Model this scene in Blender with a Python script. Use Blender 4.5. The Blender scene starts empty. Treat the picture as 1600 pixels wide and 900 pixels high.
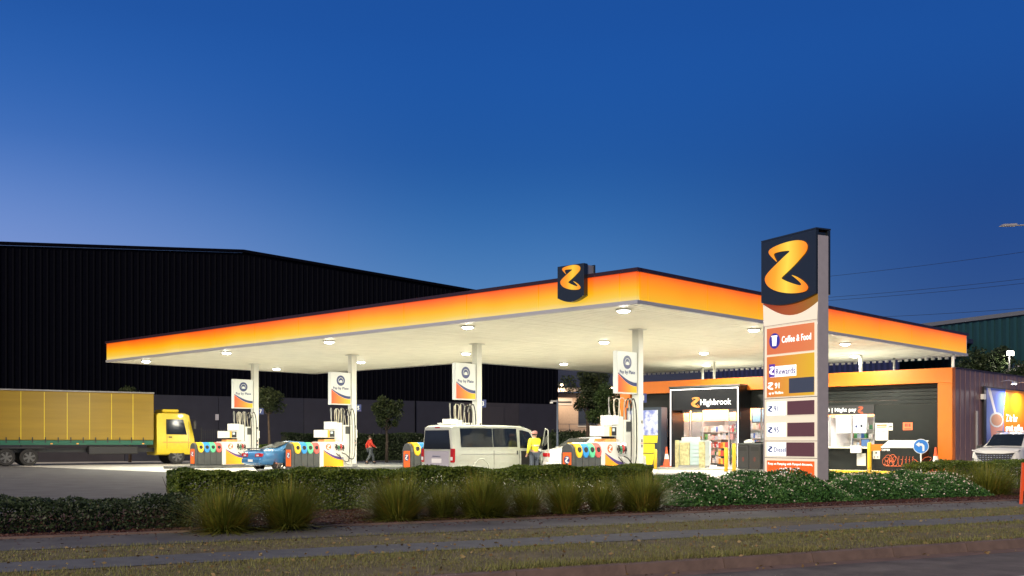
import bpy, bmesh, math, random
import numpy as np
from mathutils import Vector, Matrix
R = math.radians
rng = np.random.default_rng(7); random.seed(7)
sc = bpy.context.scene
col = sc.collection

# ---------------------------------------------------------------- camera, sky, fill light, exposure
F = 1651.0; H = 1.37; ZR = .08
cam = bpy.data.objects.new('camera', bpy.data.cameras.new('camera')); col.objects.link(cam)
cam.location = (0, 0, H); cam.rotation_euler = (R(90), 0, 0)
cam.data.lens = F/1600*36; cam.data.sensor_width = 36; cam.data.shift_y = 0.15
cam.data.clip_start = 0.1; cam.data.clip_end = 3000
sc.camera = cam
sc.render.resolution_x = 1024; sc.render.resolution_y = 576
sc.view_settings.view_transform = 'Standard'; sc.view_settings.look = 'None'
sc.view_settings.exposure = 0; sc.view_settings.gamma = 1

def lin(c):
    return tuple(((x/255)/12.92 if x/255 <= .04045 else ((x/255+.055)/1.055)**2.4) for x in c)

world = bpy.data.worlds.new('World'); sc.world = world; world.use_nodes = True
wn = world.node_tree.nodes; wl = world.node_tree.links; wn.clear()
def ramp(nt, stops):
    r = nt.nodes.new('ShaderNodeValToRGB'); e = r.color_ramp.elements
    while len(e) < len(stops): e.new(.5)
    for i, (p, c) in enumerate(stops): e[i].position = p; e[i].color = (*c, 1)
    if nt == world.node_tree: r.color_ramp.interpolation = 'B_SPLINE'
    return r
tc = wn.new('ShaderNodeTexCoord'); sp = wn.new('ShaderNodeSeparateXYZ'); wl.new(tc.outputs['Generated'], sp.inputs[0])
left = ramp(world.node_tree, [(0, lin((150,165,205))), (.12, lin((136,156,212))), (.19, lin((108,142,207))), (.26, lin((54,107,185))), (.36, lin((30,87,168))), (.6, lin((17,55,125))), (1, lin((10,32,85)))])
right = ramp(world.node_tree, [(0, lin((70,105,155))), (.12, lin((46,80,140))), (.19, lin((33,73,140))), (.26, lin((26,73,144))), (.36, lin((28,85,166))), (.6, lin((17,53,120))), (1, lin((10,32,85)))])
wl.new(sp.outputs['Z'], left.inputs[0]); wl.new(sp.outputs['Z'], right.inputs[0])
mid = ramp(world.node_tree, [(0, lin((115,150,195))), (.12, lin((88,136,190))), (.19, lin((52,110,176))), (.26, lin((29,84,158))), (.36, lin((28,86,168))), (.6, lin((17,54,123))), (1, lin((10,32,85)))])
wl.new(sp.outputs['Z'], mid.inputs[0])
mx = None
for ramp_b, lo_, hi_ in ((mid, -.5, -.02), (right, .02, .42)):
    mr = wn.new('ShaderNodeMapRange'); mr.interpolation_type = 'SMOOTHSTEP'
    mr.inputs[1].default_value = lo_; mr.inputs[2].default_value = hi_; wl.new(sp.outputs['X'], mr.inputs[0])
    m_ = wn.new('ShaderNodeMix'); m_.data_type = 'RGBA'
    wl.new(mr.outputs[0], m_.inputs[0]); wl.new((mx.outputs[2] if mx else left.outputs[0]), m_.inputs[6]); wl.new(ramp_b.outputs[0], m_.inputs[7]); mx = m_
bg = wn.new('ShaderNodeBackground'); bg.inputs[1].default_value = 1.0; wl.new(mx.outputs[2], bg.inputs[0])
# the faint physical dusk sky (sun just below the horizon, left) laid over the gradient
nis = wn.new('ShaderNodeTexSky'); nis.sky_type = 'NISHITA'; nis.sun_disc = False
nis.sun_elevation = R(-4); nis.sun_rotation = R(-60)
bg2 = wn.new('ShaderNodeBackground'); bg2.inputs[1].default_value = .05; wl.new(nis.outputs[0], bg2.inputs[0])
ad = wn.new('ShaderNodeAddShader'); wl.new(bg.outputs[0], ad.inputs[0]); wl.new(bg2.outputs[0], ad.inputs[1])
wo = wn.new('ShaderNodeOutputWorld'); wl.new(ad.outputs[0], wo.inputs[0])

sun = bpy.data.objects.new('dusk_sun', bpy.data.lights.new('dusk_sun', 'SUN')); col.objects.link(sun)
sun.data.energy = 3.7; sun.data.angle = R(25); sun.data.color = (1, .82, .62)  # warm fill added from behind the camera, in place of passing traffic light
sun.rotation_euler = (R(56), 0, R(-20))

# ---------------------------------------------------------------- survey helpers: station frame (x along the canopy front, y into the site)
TH = R(-43.27); ex = (math.cos(TH), math.sin(TH)); ey = (-math.sin(TH), math.cos(TH)); C0 = (3.81, 32.2)
def W(x, y, z=0): return (C0[0]+x*ex[0]+y*ey[0], C0[1]+x*ex[1]+y*ey[1], z)
def fx(u, y):
    k = (u-800)/F; return (k*(C0[1]+y*ey[1])-C0[0]-y*ey[0])/(ex[0]-k*ex[1])
def fy(u, x):
    k = (u-800)/F; return (k*(C0[1]+x*ex[1])-C0[0]-x*ex[0])/(ey[0]-k*ey[1])
def fz(v, x, y): return H+(690-v)*W(x, y)[1]/F
def Gp(u, v, z=0):
    Y = (H-z)*F/(v-690); return ((u-800)/F*Y, Y, z)
# road frame: x along the kerb, d away from it
RT = math.atan2(1, 1.95); rx = (math.cos(RT), math.sin(RT)); rn = (-rx[1], rx[0]); K0 = (0, 12.34)
def RW(x, d, z=0): return (K0[0]+x*rx[0]+d*rn[0], K0[1]+x*rx[1]+d*rn[1], z+ZR)
def rxd(u, d):
    k = (u-800)/F; return (k*(K0[1]+d*rn[1])-K0[0]-d*rn[0])/(rx[0]-k*rx[1])

# ---------------------------------------------------------------- materials
MT = {}
def mat(name, c, rough=.6, metal=0, var=.0, scale=6, bump=0, spec=.5, coat=0, stretch=None, emit=None, estr=0):
    if name in MT: return MT[name]
    m = bpy.data.materials.new(name); m.use_nodes = True; nt = m.node_tree; b = nt.nodes['Principled BSDF']
    b.inputs['Base Color'].default_value = (*c, 1); b.inputs['Roughness'].default_value = rough
    b.inputs['Metallic'].default_value = metal; b.inputs['Specular IOR Level'].default_value = spec
    b.inputs['Coat Weight'].default_value = coat
    if emit: b.inputs['Emission Color'].default_value = (*emit, 1); b.inputs['Emission Strength'].default_value = estr
    if var or bump:
        t = nt.nodes.new('ShaderNodeTexCoord'); n = nt.nodes.new('ShaderNodeTexNoise')
        n.inputs['Scale'].default_value = scale; n.inputs['Detail'].default_value = 6
        if stretch:
            mp = nt.nodes.new('ShaderNodeMapping'); mp.inputs['Scale'].default_value = stretch
            nt.links.new(t.outputs['Object'], mp.inputs[0]); nt.links.new(mp.outputs[0], n.inputs['Vector'])
        else: nt.links.new(t.outputs['Object'], n.inputs['Vector'])
        if var:
            r = ramp(nt, [(.3, tuple(x*(1-var) for x in c)), (.7, tuple(min(1, x*(1+var)) for x in c))])
            nt.links.new(n.outputs[0], r.inputs[0]); nt.links.new(r.outputs[0], b.inputs['Base Color'])
        if bump:
            n2 = nt.nodes.new('ShaderNodeTexNoise'); n2.inputs['Scale'].default_value = scale*8; n2.inputs['Detail'].default_value = 4
            nt.links.new(t.outputs['Object'], n2.inputs['Vector'])
            bp = nt.nodes.new('ShaderNodeBump'); bp.inputs['Strength'].default_value = bump; bp.inputs['Distance'].default_value = .02
            nt.links.new(n2.outputs[0], bp.inputs['Height']); nt.links.new(bp.outputs[0], b.inputs['Normal'])
    MT[name] = m; return m
def gradmat(name, axis, stops, p0, p1, estr=0, rough=.4):
    """colour print (or backlit film) running along one object axis from p0 to p1"""
    if name in MT: return MT[name]
    m = bpy.data.materials.new(name); m.use_nodes = True; nt = m.node_tree; b = nt.nodes['Principled BSDF']
    t = nt.nodes.new('ShaderNodeTexCoord'); s = nt.nodes.new('ShaderNodeSeparateXYZ'); nt.links.new(t.outputs['Object'], s.inputs[0])
    a = nt.nodes.new('ShaderNodeMapRange'); a.inputs[1].default_value = p0; a.inputs[2].default_value = p1
    nt.links.new(s.outputs[axis], a.inputs[0])
    n = nt.nodes.new('ShaderNodeTexNoise'); n.inputs['Scale'].default_value = .35; nt.links.new(t.outputs['Object'], n.inputs['Vector'])
    ma = nt.nodes.new('ShaderNodeMath'); ma.operation = 'MULTIPLY_ADD'; ma.inputs[1].default_value = .35; ma.inputs[2].default_value = -.175
    nt.links.new(n.outputs[0], ma.inputs[0])
    su = nt.nodes.new('ShaderNodeMath'); su.operation = 'ADD'; nt.links.new(a.outputs[0], su.inputs[0]); nt.links.new(ma.outputs[0], su.inputs[1])
    r = ramp(nt, stops); nt.links.new(su.outputs[0], r.inputs[0])
    b.inputs['Roughness'].default_value = rough
    if estr:
        b.inputs['Base Color'].default_value = (.05, .03, .01, 1)
        nt.links.new(r.outputs[0], b.inputs['Emission Color']); b.inputs['Emission Strength'].default_value = estr
    else: nt.links.new(r.outputs[0], b.inputs['Base Color'])
    MT[name] = m; return m
def leafmat(name, stops, rough=.55, noise=1.2):
    if name in MT: return MT[name]
    m = bpy.data.materials.new(name); m.use_nodes = True; nt = m.node_tree; b = nt.nodes['Principled BSDF']
    g = nt.nodes.new('ShaderNodeNewGeometry'); t = nt.nodes.new('ShaderNodeTexCoord')
    n = nt.nodes.new('ShaderNodeTexNoise'); n.inputs['Scale'].default_value = noise; nt.links.new(t.outputs['Object'], n.inputs['Vector'])
    ma = nt.nodes.new('ShaderNodeMath'); ma.operation = 'MULTIPLY_ADD'; ma.inputs[1].default_value = .9; nt.links.new(n.outputs[0], ma.inputs[0])
    m2 = nt.nodes.new('ShaderNodeMath'); m2.operation = 'MULTIPLY_ADD'; m2.inputs[1].default_value = .6; m2.inputs[2].default_value = -.25
    nt.links.new(g.outputs['Random Per Island'], m2.inputs[0]); nt.links.new(m2.outputs[0], ma.inputs[2])
    r = ramp(nt, stops); nt.links.new(ma.outputs[0], r.inputs[0]); nt.links.new(r.outputs[0], b.inputs['Base Color'])
    b.inputs['Roughness'].default_value = rough; b.inputs['Specular IOR Level'].default_value = .35
    tr = nt.nodes.new('ShaderNodeBsdfTranslucent'); nt.links.new(r.outputs[0], tr.inputs[0])
    ms = nt.nodes.new('ShaderNodeMixShader'); ms.inputs[0].default_value = .3
    nt.links.new(b.outputs[0], ms.inputs[1]); nt.links.new(tr.outputs[0], ms.inputs[2])
    nt.links.new(ms.outputs[0], nt.nodes['Material Output'].inputs[0])
    MT[name] = m; return m
def glassmat(name, tint=(.9,.95,.95), rough=.02, mixf=.82):
    if name in MT: return MT[name]
    m = bpy.data.materials.new(name); m.use_nodes = True; nt = m.node_tree; nt.nodes.remove(nt.nodes['Principled BSDF'])
    g = nt.nodes.new('ShaderNodeBsdfGlossy'); g.inputs['Roughness'].default_value = rough
    t = nt.nodes.new('ShaderNodeBsdfTransparent'); t.inputs[0].default_value = (*tint, 1)
    fr = nt.nodes.new('ShaderNodeFresnel'); fr.inputs[0].default_value = 1.5
    s = nt.nodes.new('ShaderNodeMixShader'); nt.links.new(fr.outputs[0], s.inputs[0]); nt.links.new(t.outputs[0], s.inputs[1]); nt.links.new(g.outputs[0], s.inputs[2])
    nt.links.new(s.outputs[0], nt.nodes['Material Output'].inputs[0]); MT[name] = m; return m
def emat(name, c, s, base=None): return mat(name, base or tuple(x*.3 for x in c), .5, emit=c, estr=s)

white = mat('white_paint', (.68,.68,.63), .45, var=.05, scale=3)
cream = mat('soffit_paint', (.86,.83,.70), .5, var=.05, scale=1.5)
charcoal = mat('charcoal_cladding', (.0065,.0088,.008), .5, spec=.3, var=.2, scale=4, bump=.05)
black = mat('black_plastic', (.02,.02,.022), .4)
darkgrey = mat('dark_grey_plastic', (.05,.055,.055), .5, var=.1)
rubber = mat('black_rubber', (.015,.015,.015), .8)
steel = mat('galvanised_steel', (.45,.46,.47), .4, .7, var=.1)
greysteel = mat('grey_metal', (.30,.30,.31), .45, .3, var=.08)
orange = mat('orange_paint', (.56,.135,.003), .4, var=.06, scale=2)
dorange = mat('orange_red_print', (.75,.12,.012), .4)
yellow = mat('yellow_paint', (.75,.45,.02), .45, var=.08, scale=5)
yprint = mat('yellow_print', (.80,.60,.03), .4)
purple = mat('purple_print', (.07,.035,.20), .4)
navy = mat('navy_print', (.015,.03,.14), .4)
asphalt = mat('asphalt', (.075,.076,.078), .85, var=.3, scale=1.3, bump=.5)
road_m = mat('road_asphalt', (.085,.075,.070), .85, var=.35, scale=2.2, bump=.9)
concrete = mat('concrete', (.42,.415,.375), .7, var=.2, scale=.45, bump=.2)
kerbm = mat('kerb_concrete', (.12,.082,.068), .85, var=.25, scale=3, bump=.4)
mulch = mat('light_reddened_mulch', (.055,.022,.020), .95, var=.5, scale=9, bump=1)  # brown litter, its red tint painted in for the tail light streaks
dirt = mat('dry_soil', (.10,.085,.045), .95, var=.35, scale=5, bump=.8)
pathm = mat('path_asphalt', (.075,.082,.092), .85, var=.2, scale=4, bump=.5)
winglass = glassmat('window_glass')
carglass = mat('car_glass', (.010,.014,.020), .06, spec=.35)
chrome = mat('chrome', (.7,.7,.7), .15, 1)

# ---------------------------------------------------------------- mesh helpers
def tag(o, label=None, cat=None, group=None, kind=None):
    if label: o['label'] = label
    if cat: o['category'] = cat
    if group: o['group'] = group
    if kind: o['kind'] = kind
    return o
def thing(name, label, cat, loc=(0,0,0), rz=0, group=None):
    o = bpy.data.objects.new(name, None); col.objects.link(o); o.location = loc; o.rotation_euler = (0, 0, rz); o.empty_display_size = .2
    return tag(o, label, cat, group)
def copy_tree(o, loc=None, rz=None, label=None, group=None, parent=None):
    c = o.copy(); col.objects.link(c)
    if parent: c.parent = parent
    if loc is not None: c.location = loc
    if rz is not None: c.rotation_euler = (0, 0, rz)
    if label: c['label'] = label
    if group: c['group'] = group
    for ch in list(o.children): copy_tree(ch, parent=c)
    return c
class MB:
    def __init__(s): s.v = []; s.f = []; s.mi = []; s.m = []
    def _m(s, m):
        if m not in s.m: s.m.append(m)
        return s.m.index(m)
    def face(s, pts, m):
        n = len(s.v); s.v += [tuple(p) for p in pts]; s.f.append(tuple(range(n, n+len(pts)))); s.mi.append(s._m(m)); return s
    def box(s, x0, x1, y0, y1, z0, z1, m):
        n = len(s.v); s.v += [(x,y,z) for z in (z0,z1) for y in (y0,y1) for x in (x0,x1)]
        for f in ((0,2,3,1),(4,5,7,6),(0,1,5,4),(2,6,7,3),(0,4,6,2),(1,3,7,5)): s.f.append(tuple(n+i for i in f)); s.mi.append(s._m(m))
        return s
    def prism(s, poly, a0, a1, m, axis='y'):
        """poly: 2D outline; axis y -> (x,z), axis x -> (y,z), axis z -> (x,y)"""
        def P(p, a): return (p[0],a,p[1]) if axis=='y' else (a,p[0],p[1]) if axis=='x' else (p[0],p[1],a)
        n = len(s.v); k = len(poly); s.v += [P(p,a0) for p in poly]+[P(p,a1) for p in poly]; i = s._m(m)
        s.f.append(tuple(range(n,n+k))); s.mi.append(i); s.f.append(tuple(range(n+2*k-1,n+k-1,-1))); s.mi.append(i)
        for j in range(k): s.f.append((n+j,n+k+j,n+k+(j+1)%k,n+(j+1)%k)); s.mi.append(i)
        return s
    def tube(s, pts, r, m, n=8, cap=True):
        pts = [Vector(p) for p in pts]; rs = r if isinstance(r, (list,tuple)) else [r]*len(pts); base = len(s.v); i = s._m(m)
        for k, p in enumerate(pts):
            d = (pts[min(k+1,len(pts)-1)]-pts[max(k-1,0)]).normalized()
            a = d.cross(Vector((0,0,1)))
            if a.length < .1: a = d.cross(Vector((1,0,0)))
            a.normalize(); b = d.cross(a)
            for j in range(n):
                t = 2*math.pi*j/n; s.v.append(tuple(p+(a*math.cos(t)+b*math.sin(t))*rs[k]))
        for k in range(len(pts)-1):
            for j in range(n):
                s.f.append((base+k*n+j, base+k*n+(j+1)%n, base+(k+1)*n+(j+1)%n, base+(k+1)*n+j)); s.mi.append(i)
        if cap:
            s.f.append(tuple(base+j for j in range(n))[::-1]); s.mi.append(i)
            s.f.append(tuple(base+(len(pts)-1)*n+j for j in range(n))); s.mi.append(i)
        return s
    def lathe(s, prof, c, m, n=20, axis='z'):
        """prof: (radius, along)"""
        base = len(s.v); i = s._m(m)
        for (r, a) in prof:
            for j in range(n):
                t = 2*math.pi*j/n; p, q = r*math.cos(t), r*math.sin(t)
                s.v.append((c[0]+p,c[1]+q,c[2]+a) if axis=='z' else (c[0]+a,c[1]+p,c[2]+q) if axis=='x' else (c[0]+p,c[1]+a,c[2]+q))
        for k in range(len(prof)-1):
            for j in range(n): s.f.append((base+k*n+j,base+k*n+(j+1)%n,base+(k+1)*n+(j+1)%n,base+(k+1)*n+j)); s.mi.append(i)
        s.f.append(tuple(base+j for j in range(n))[::-1]); s.mi.append(i)
        s.f.append(tuple(base+(len(prof)-1)*n+j for j in range(n))); s.mi.append(i)
        return s
    def obj(s, name, parent=None, loc=(0,0,0), rz=0, smooth=False, bevel=0, rot=None):
        me = bpy.data.meshes.new(name); me.from_pydata(s.v, [], s.f)
        for m in s.m: me.materials.append(m)
        me.polygons.foreach_set('material_index', s.mi)
        bm = bmesh.new(); bm.from_mesh(me); bmesh.ops.recalc_face_normals(bm, faces=bm.faces); bm.to_mesh(me); bm.free()
        if smooth: me.polygons.foreach_set('use_smooth', [True]*len(me.polygons))
        me.update(); o = bpy.data.objects.new(name, me); col.objects.link(o); o.location = loc
        o.rotation_euler = rot if rot else (0,0,rz)
        if parent: o.parent = parent
        if bevel:
            b = o.modifiers.new('bevel', 'BEVEL'); b.width = bevel; b.segments = 2; b.limit_method = 'ANGLE'; b.angle_limit = R(40)
        return o
def disc(cx, cz, rx_, rz_, n=28): return [(cx+rx_*math.cos(2*math.pi*j/n), cz+rz_*math.sin(2*math.pi*j/n)) for j in range(n)]
def text(s, size, m, parent, loc, rz=0, align='LEFT', name='lettering', depth=.004, bold=0, sx=1):
    cu = bpy.data.curves.new('t', 'FONT'); cu.body = s; cu.size = size; cu.extrude = depth; cu.align_x = align; cu.offset = bold
    cu.resolution_u = 3; cu.space_character = 1.09
    t = bpy.data.objects.new('t', cu); me = bpy.data.meshes.new_from_object(t); bpy.data.objects.remove(t); bpy.data.curves.remove(cu)
    me.materials.clear(); me.materials.append(m); me.name = name
    o = bpy.data.objects.new(name, me); col.objects.link(o); o.location = loc; o.rotation_euler = (R(90), 0, rz); o.parent = parent; o.scale = (sx,1,1)
    return o
# the station's Z emblem, a folded ribbon; outline and inner fold traced once as a glyph in a unit box
_zp = [(265,290),(235,262),(212,235),(207,215),(225,195),(280,170),(350,150),(410,142),(450,147),(475,165),(482,195),(470,228),(440,263),(400,308),(350,357),(300,403),(296,412),(330,430),(375,446),(415,458),(438,460),(444,452),(428,432),(402,410),(375,388),(403,397),(442,420),(470,445),(485,470),(478,492),(455,505),(410,514),(350,517),(290,510),(235,492),(200,467),(182,437),(180,407),(195,380),(225,347),(270,304),(325,252),(368,216),(340,214),(300,217),(262,224),(242,232),(243,250)]
_zg = [((x-330)/375, -(y-(137-(x-142)*.2)-235)/375) for x, y in _zp]
def smooth_poly(p, it=1):
    for _ in range(it):
        q = []
        for i in range(len(p)):
            a, b = p[i], p[(i+1)%len(p)]
            if i in (0, 24) and _ == 0: q.append(a)
            q += [(a[0]*.75+b[0]*.25, a[1]*.75+b[1]*.25), (a[0]*.25+b[0]*.75, a[1]*.25+b[1]*.75)]
        p = q
    return p
_zgs = smooth_poly(_zg)
def zlogo(parent, c, size, m, rz=0, name='emblem', depth=.02, wx=1.0):
    b = MB(); b.prism([(x*size*wx, y*size) for x, y in _zgs], -depth, 0, m)
    o = b.obj(name, parent, c, rz); return o
def leaf_mesh(name, pts, size, m, parent=None, aspect=.55, jitter=.4, flat=0.0, loc=(0,0,0)):
    pts = np.asarray(pts, dtype=np.float32); n = len(pts)
    d = rng.normal(size=(n,3)); d[:,2] *= (1-flat); d /= np.linalg.norm(d,axis=1)[:,None]
    e = rng.normal(size=(n,3)); e -= (e*d).sum(1)[:,None]*d; e /= np.linalg.norm(e,axis=1)[:,None]
    s = size*(1+jitter*rng.uniform(-1,1,n))[:,None]
    v = np.empty((n,4,3), np.float32); v[:,0] = pts-d*s*.5; v[:,1] = pts+e*s*aspect*.5; v[:,2] = pts+d*s*.5; v[:,3] = pts-e*s*aspect*.5
    me = bpy.data.meshes.new(name); me.vertices.add(4*n); me.vertices.foreach_set('co', v.ravel())
    me.loops.add(4*n); me.loops.foreach_set('vertex_index', np.arange(4*n, dtype=np.int32))
    me.polygons.add(n); me.polygons.foreach_set('loop_start', np.arange(0,4*n,4,dtype=np.int32)); me.polygons.foreach_set('loop_total', np.full(n,4,dtype=np.int32))
    me.update(); me.validate(); me.materials.append(m)
    o = bpy.data.objects.new(name, me); col.objects.link(o); o.location = loc
    if parent: o.parent = parent
    return o
def blade_mesh(name, base, dirs, length, width, m, parent=None, droop=.5, segs=3, loc=(0,0,0)):
    """arching tapered blades; base (n,3), dirs (n,3) unit"""
    n = len(base); side = np.cross(dirs, np.array([0,0,1.])); side += 1e-4; side /= np.linalg.norm(side,axis=1)[:,None]
    hz = dirs.copy(); hz[:,2] = 0
    vs = []
    for k in range(segs+1):
        t = k/segs; c = base+dirs*(length*t)[:,None]; c = c+hz*(length*droop*t*t)[:,None]; c[:,2] -= (length*droop*.62*t*t*np.linalg.norm(hz,axis=1))
        w = (width*(1-t*.95))[:,None]*.5; vs += [c-side*w, c+side*w]
    v = np.stack(vs,1).astype(np.float32); nv = 2*(segs+1)
    fi = []
    for k in range(segs): fi += [2*k,2*k+1,2*k+3,2*k+2]
    fi = np.array(fi, np.int32); loops = (fi[None,:]+(np.arange(n)*nv)[:,None]).ravel().astype(np.int32)
    me = bpy.data.meshes.new(name); me.vertices.add(n*nv); me.vertices.foreach_set('co', v.ravel())
    me.loops.add(len(loops)); me.loops.foreach_set('vertex_index', loops); nf = n*segs
    me.polygons.add(nf); me.polygons.foreach_set('loop_start', np.arange(0,4*nf,4,dtype=np.int32)); me.polygons.foreach_set('loop_total', np.full(nf,4,dtype=np.int32))
    me.update(); me.validate(); me.materials.append(m)
    o = bpy.data.objects.new(name, me); col.objects.link(o); o.location = loc
    if parent: o.parent = parent
    return o
def structure(o): o['kind'] = 'structure'; return o
def area(name, loc, size, power, color=(1,.96,.86), rot=(0,0,0), parent=None, shape='DISK', spread=180, sy=None):
    l = bpy.data.lights.new(name, 'AREA'); l.shape = shape; l.size = size; l.energy = power; l.color = color; l.spread = R(spread)
    if sy: l.size_y = sy
    o = bpy.data.objects.new(name, l); col.objects.link(o); o.location = loc; o.rotation_euler = rot
    if parent: o.parent = parent
    return o

# ================================================================ SETTING: ground
MB().face([(-1500,-300,-.42),(1500,-300,-.42),(1500,1500,-.42),(-1500,1500,-.42)], dirt).obj('ground')
structure(bpy.data.objects['ground'])
def strip(name, prof, m, x0=-60, x1=120, sub=1):
    b = MB()
    for (d0,z0),(d1,z1) in zip(prof, prof[1:]): b.face([RW(x0,d0,z0),RW(x1,d0,z0),RW(x1,d1,z1),RW(x0,d1,z1)], m)
    return structure(b.obj(name))
strip('road', [(-16,-.36),(-.45,-.345)], road_m)
g = MB(); g.m.append(kerbm)
b = MB()
for k in range(-22, 60):
    x0 = k*1.5; j = random.uniform(-.004,.004)
    c = MB(); c.prism([(-.45,-.341),(-.16,-.335),(-.12,-.22),(-.10,-.212),(.06,-.212),(.06,-.42),(-.45,-.42)], 0, 1.485, kerbm, 'x')
    if k == -22:
        kerb = structure(bpy.data.objects.new('kerb', None)); col.objects.link(kerb); kerb.location = RW(0,0,0); kerb.rotation_euler = (0,0,RT)
        o = first = c.obj('kerb_stone', kerb)
    else: o = first.copy(); col.objects.link(o)
    o.parent = kerb; o.location = (x0, 0, j)
strip('grass_verge', [(.06,-.214),(.5,-.19),(1.2,-.172),(2.0,-.165),(2.0,-.2)], dirt)
strip('footpath', [(2.0,-.158),(3.0,-.152)], pathm)
strip('soil_verge', [(3.0,-.165),(3.6,-.15),(4.4,-.15)], dirt)
strip('side_path', [(4.404,-.144),(6.1,-.132)], asphalt)
strip('bed_edging', [(6.10,-.16),(6.105,-.105),(6.20,-.105),(6.205,-.14)], kerbm)
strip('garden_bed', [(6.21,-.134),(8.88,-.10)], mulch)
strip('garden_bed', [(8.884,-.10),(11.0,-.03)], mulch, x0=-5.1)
# forecourt: asphalt sheet, concrete apron under the canopy 4 mm above
fc = MB(); fc.face([RW(-75,8.9,-.012-ZR),RW(-5.2,8.9,-.012-ZR),RW(-5.2,10.9,-.012-ZR),RW(110,10.9,-.012-ZR),RW(110,110,-.012-ZR),RW(-75,110,-.012-ZR)], asphalt); structure(fc.obj('forecourt'))
ap = MB(); ap.face([(-85,-2.2,0),(5.5,-2.2,0),(5.5,19,0),(-85,19,0)], concrete); structure(ap.obj('concrete_apron', loc=W(0,0,0), rz=TH))
lm = mat('road_line_paint', (.7,.68,.62), .6, var=.15)
for k in range(5):
    p = Gp(1590, 897, -.345); # dashed lane line crossing the lower right corner
ln = MB(); 
xq = rxd(1580, -2.45)
ln.face([(xq,-2.5,0),(xq+3,-2.5,0),(xq+3,-2.38,0),(xq,-2.38,0)], lm); structure(ln.obj('lane_marking', loc=(K0[0],K0[1],-.342+ZR), rz=RT))

# turf on the verges
turf = leafmat('turf_blades', [(0,(.15,.125,.05)),(.35,(.24,.22,.08)),(.7,(.17,.20,.05)),(1,(.32,.30,.12))], noise=1.7)
def turf_blades(name, d0, d1, x0, x1, n, hmin, hmax, z0, z1, lab, thin=.0):
    x = rng.uniform(x0,x1,n); d = rng.uniform(d0,d1,n)
    keep = (np.sin(x*1.9+d*3)+np.sin(x*.73-d*2.1)+rng.normal(size=n)*.9) > thin; x = x[keep]; d = d[keep]; n = len(x)
    z = z0+(z1-z0)*np.clip((d-d0)/(d1-d0),0,1)
    base = np.stack([K0[0]+x*rx[0]+d*rn[0], K0[1]+x*rx[1]+d*rn[1], z+ZR],1)
    a = rng.uniform(0,2*math.pi,n); tl = rng.uniform(.1,.9,n); dirs = np.stack([np.cos(a)*tl,np.sin(a)*tl,np.ones(n)],1); dirs /= np.linalg.norm(dirs,axis=1)[:,None]
    o = blade_mesh(name, base, dirs, rng.uniform(hmin,hmax,n), np.full(n,.009), turf, segs=1)
    tag(o, lab, 'grass', kind='stuff')
turf_blades('grass', .02, 1.98, -16, 24, 150000, .025, .07, -.214, -.166, 'patchy dry green grass on the strip between kerb and path', -.9)
turf_blades('grass', .0, .25, -14, 24, 16000, .06, .14, -.213, -.205, 'longer grass hanging over the top of the road kerb', .2)
turf_blades('grass', 3.02, 4.6, -18, 28, 80000, .02, .06, -.165, -.152, 'thin yellowing grass between the path and the garden bed', -.5)
# leaf litter and bark
chips = leafmat('light_reddened_chips', [(0,(.03,.012,.010)),(.4,(.085,.028,.024)),(.7,(.065,.032,.022)),(1,(.20,.10,.06))], noise=2)  # red in these stops carries the tail light glow as colour
n = 42000; x = rng.uniform(-18,30,n); d = np.where(rng.uniform(size=n)<.95, rng.uniform(6.2,9.5,n), 6.2-np.abs(rng.normal(size=n))*.5)
o = leaf_mesh('leaf_litter', np.stack([K0[0]+x*rx[0]+d*rn[0], K0[1]+x*rx[1]+d*rn[1], np.interp(d,[4.5,6,8,11],[-.14,-.134,-.104,-.015])+ZR],1), .055, chips, flat=.75)
tag(o, 'bark chips and fallen leaves covering the garden bed, reddened for tail light glow', 'leaf litter', kind='stuff')

dry = leafmat('dry_leaf', [(0,(.10,.05,.02)),(.5,(.25,.17,.07)),(1,(.42,.33,.16))], noise=3)
n = 2600; x = rng.uniform(-15,26,n); d = rng.uniform(-.5,4.6,n)**1.0
zz = np.interp(d,[-.5,-.15,-.1,.06,.5,1.2,2,3,4.6],[-.33,-.32,-.205,-.205,-.17,-.15,-.145,-.14,-.135])+ZR
o = leaf_mesh('fallen_leaves', np.stack([K0[0]+x*rx[0]+d*rn[0], K0[1]+x*rx[1]+d*rn[1], zz],1), .055, dry, flat=.8)
tag(o, 'scattered dry leaves on the verge, path and gutter', 'fallen leaves', kind='stuff')
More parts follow.
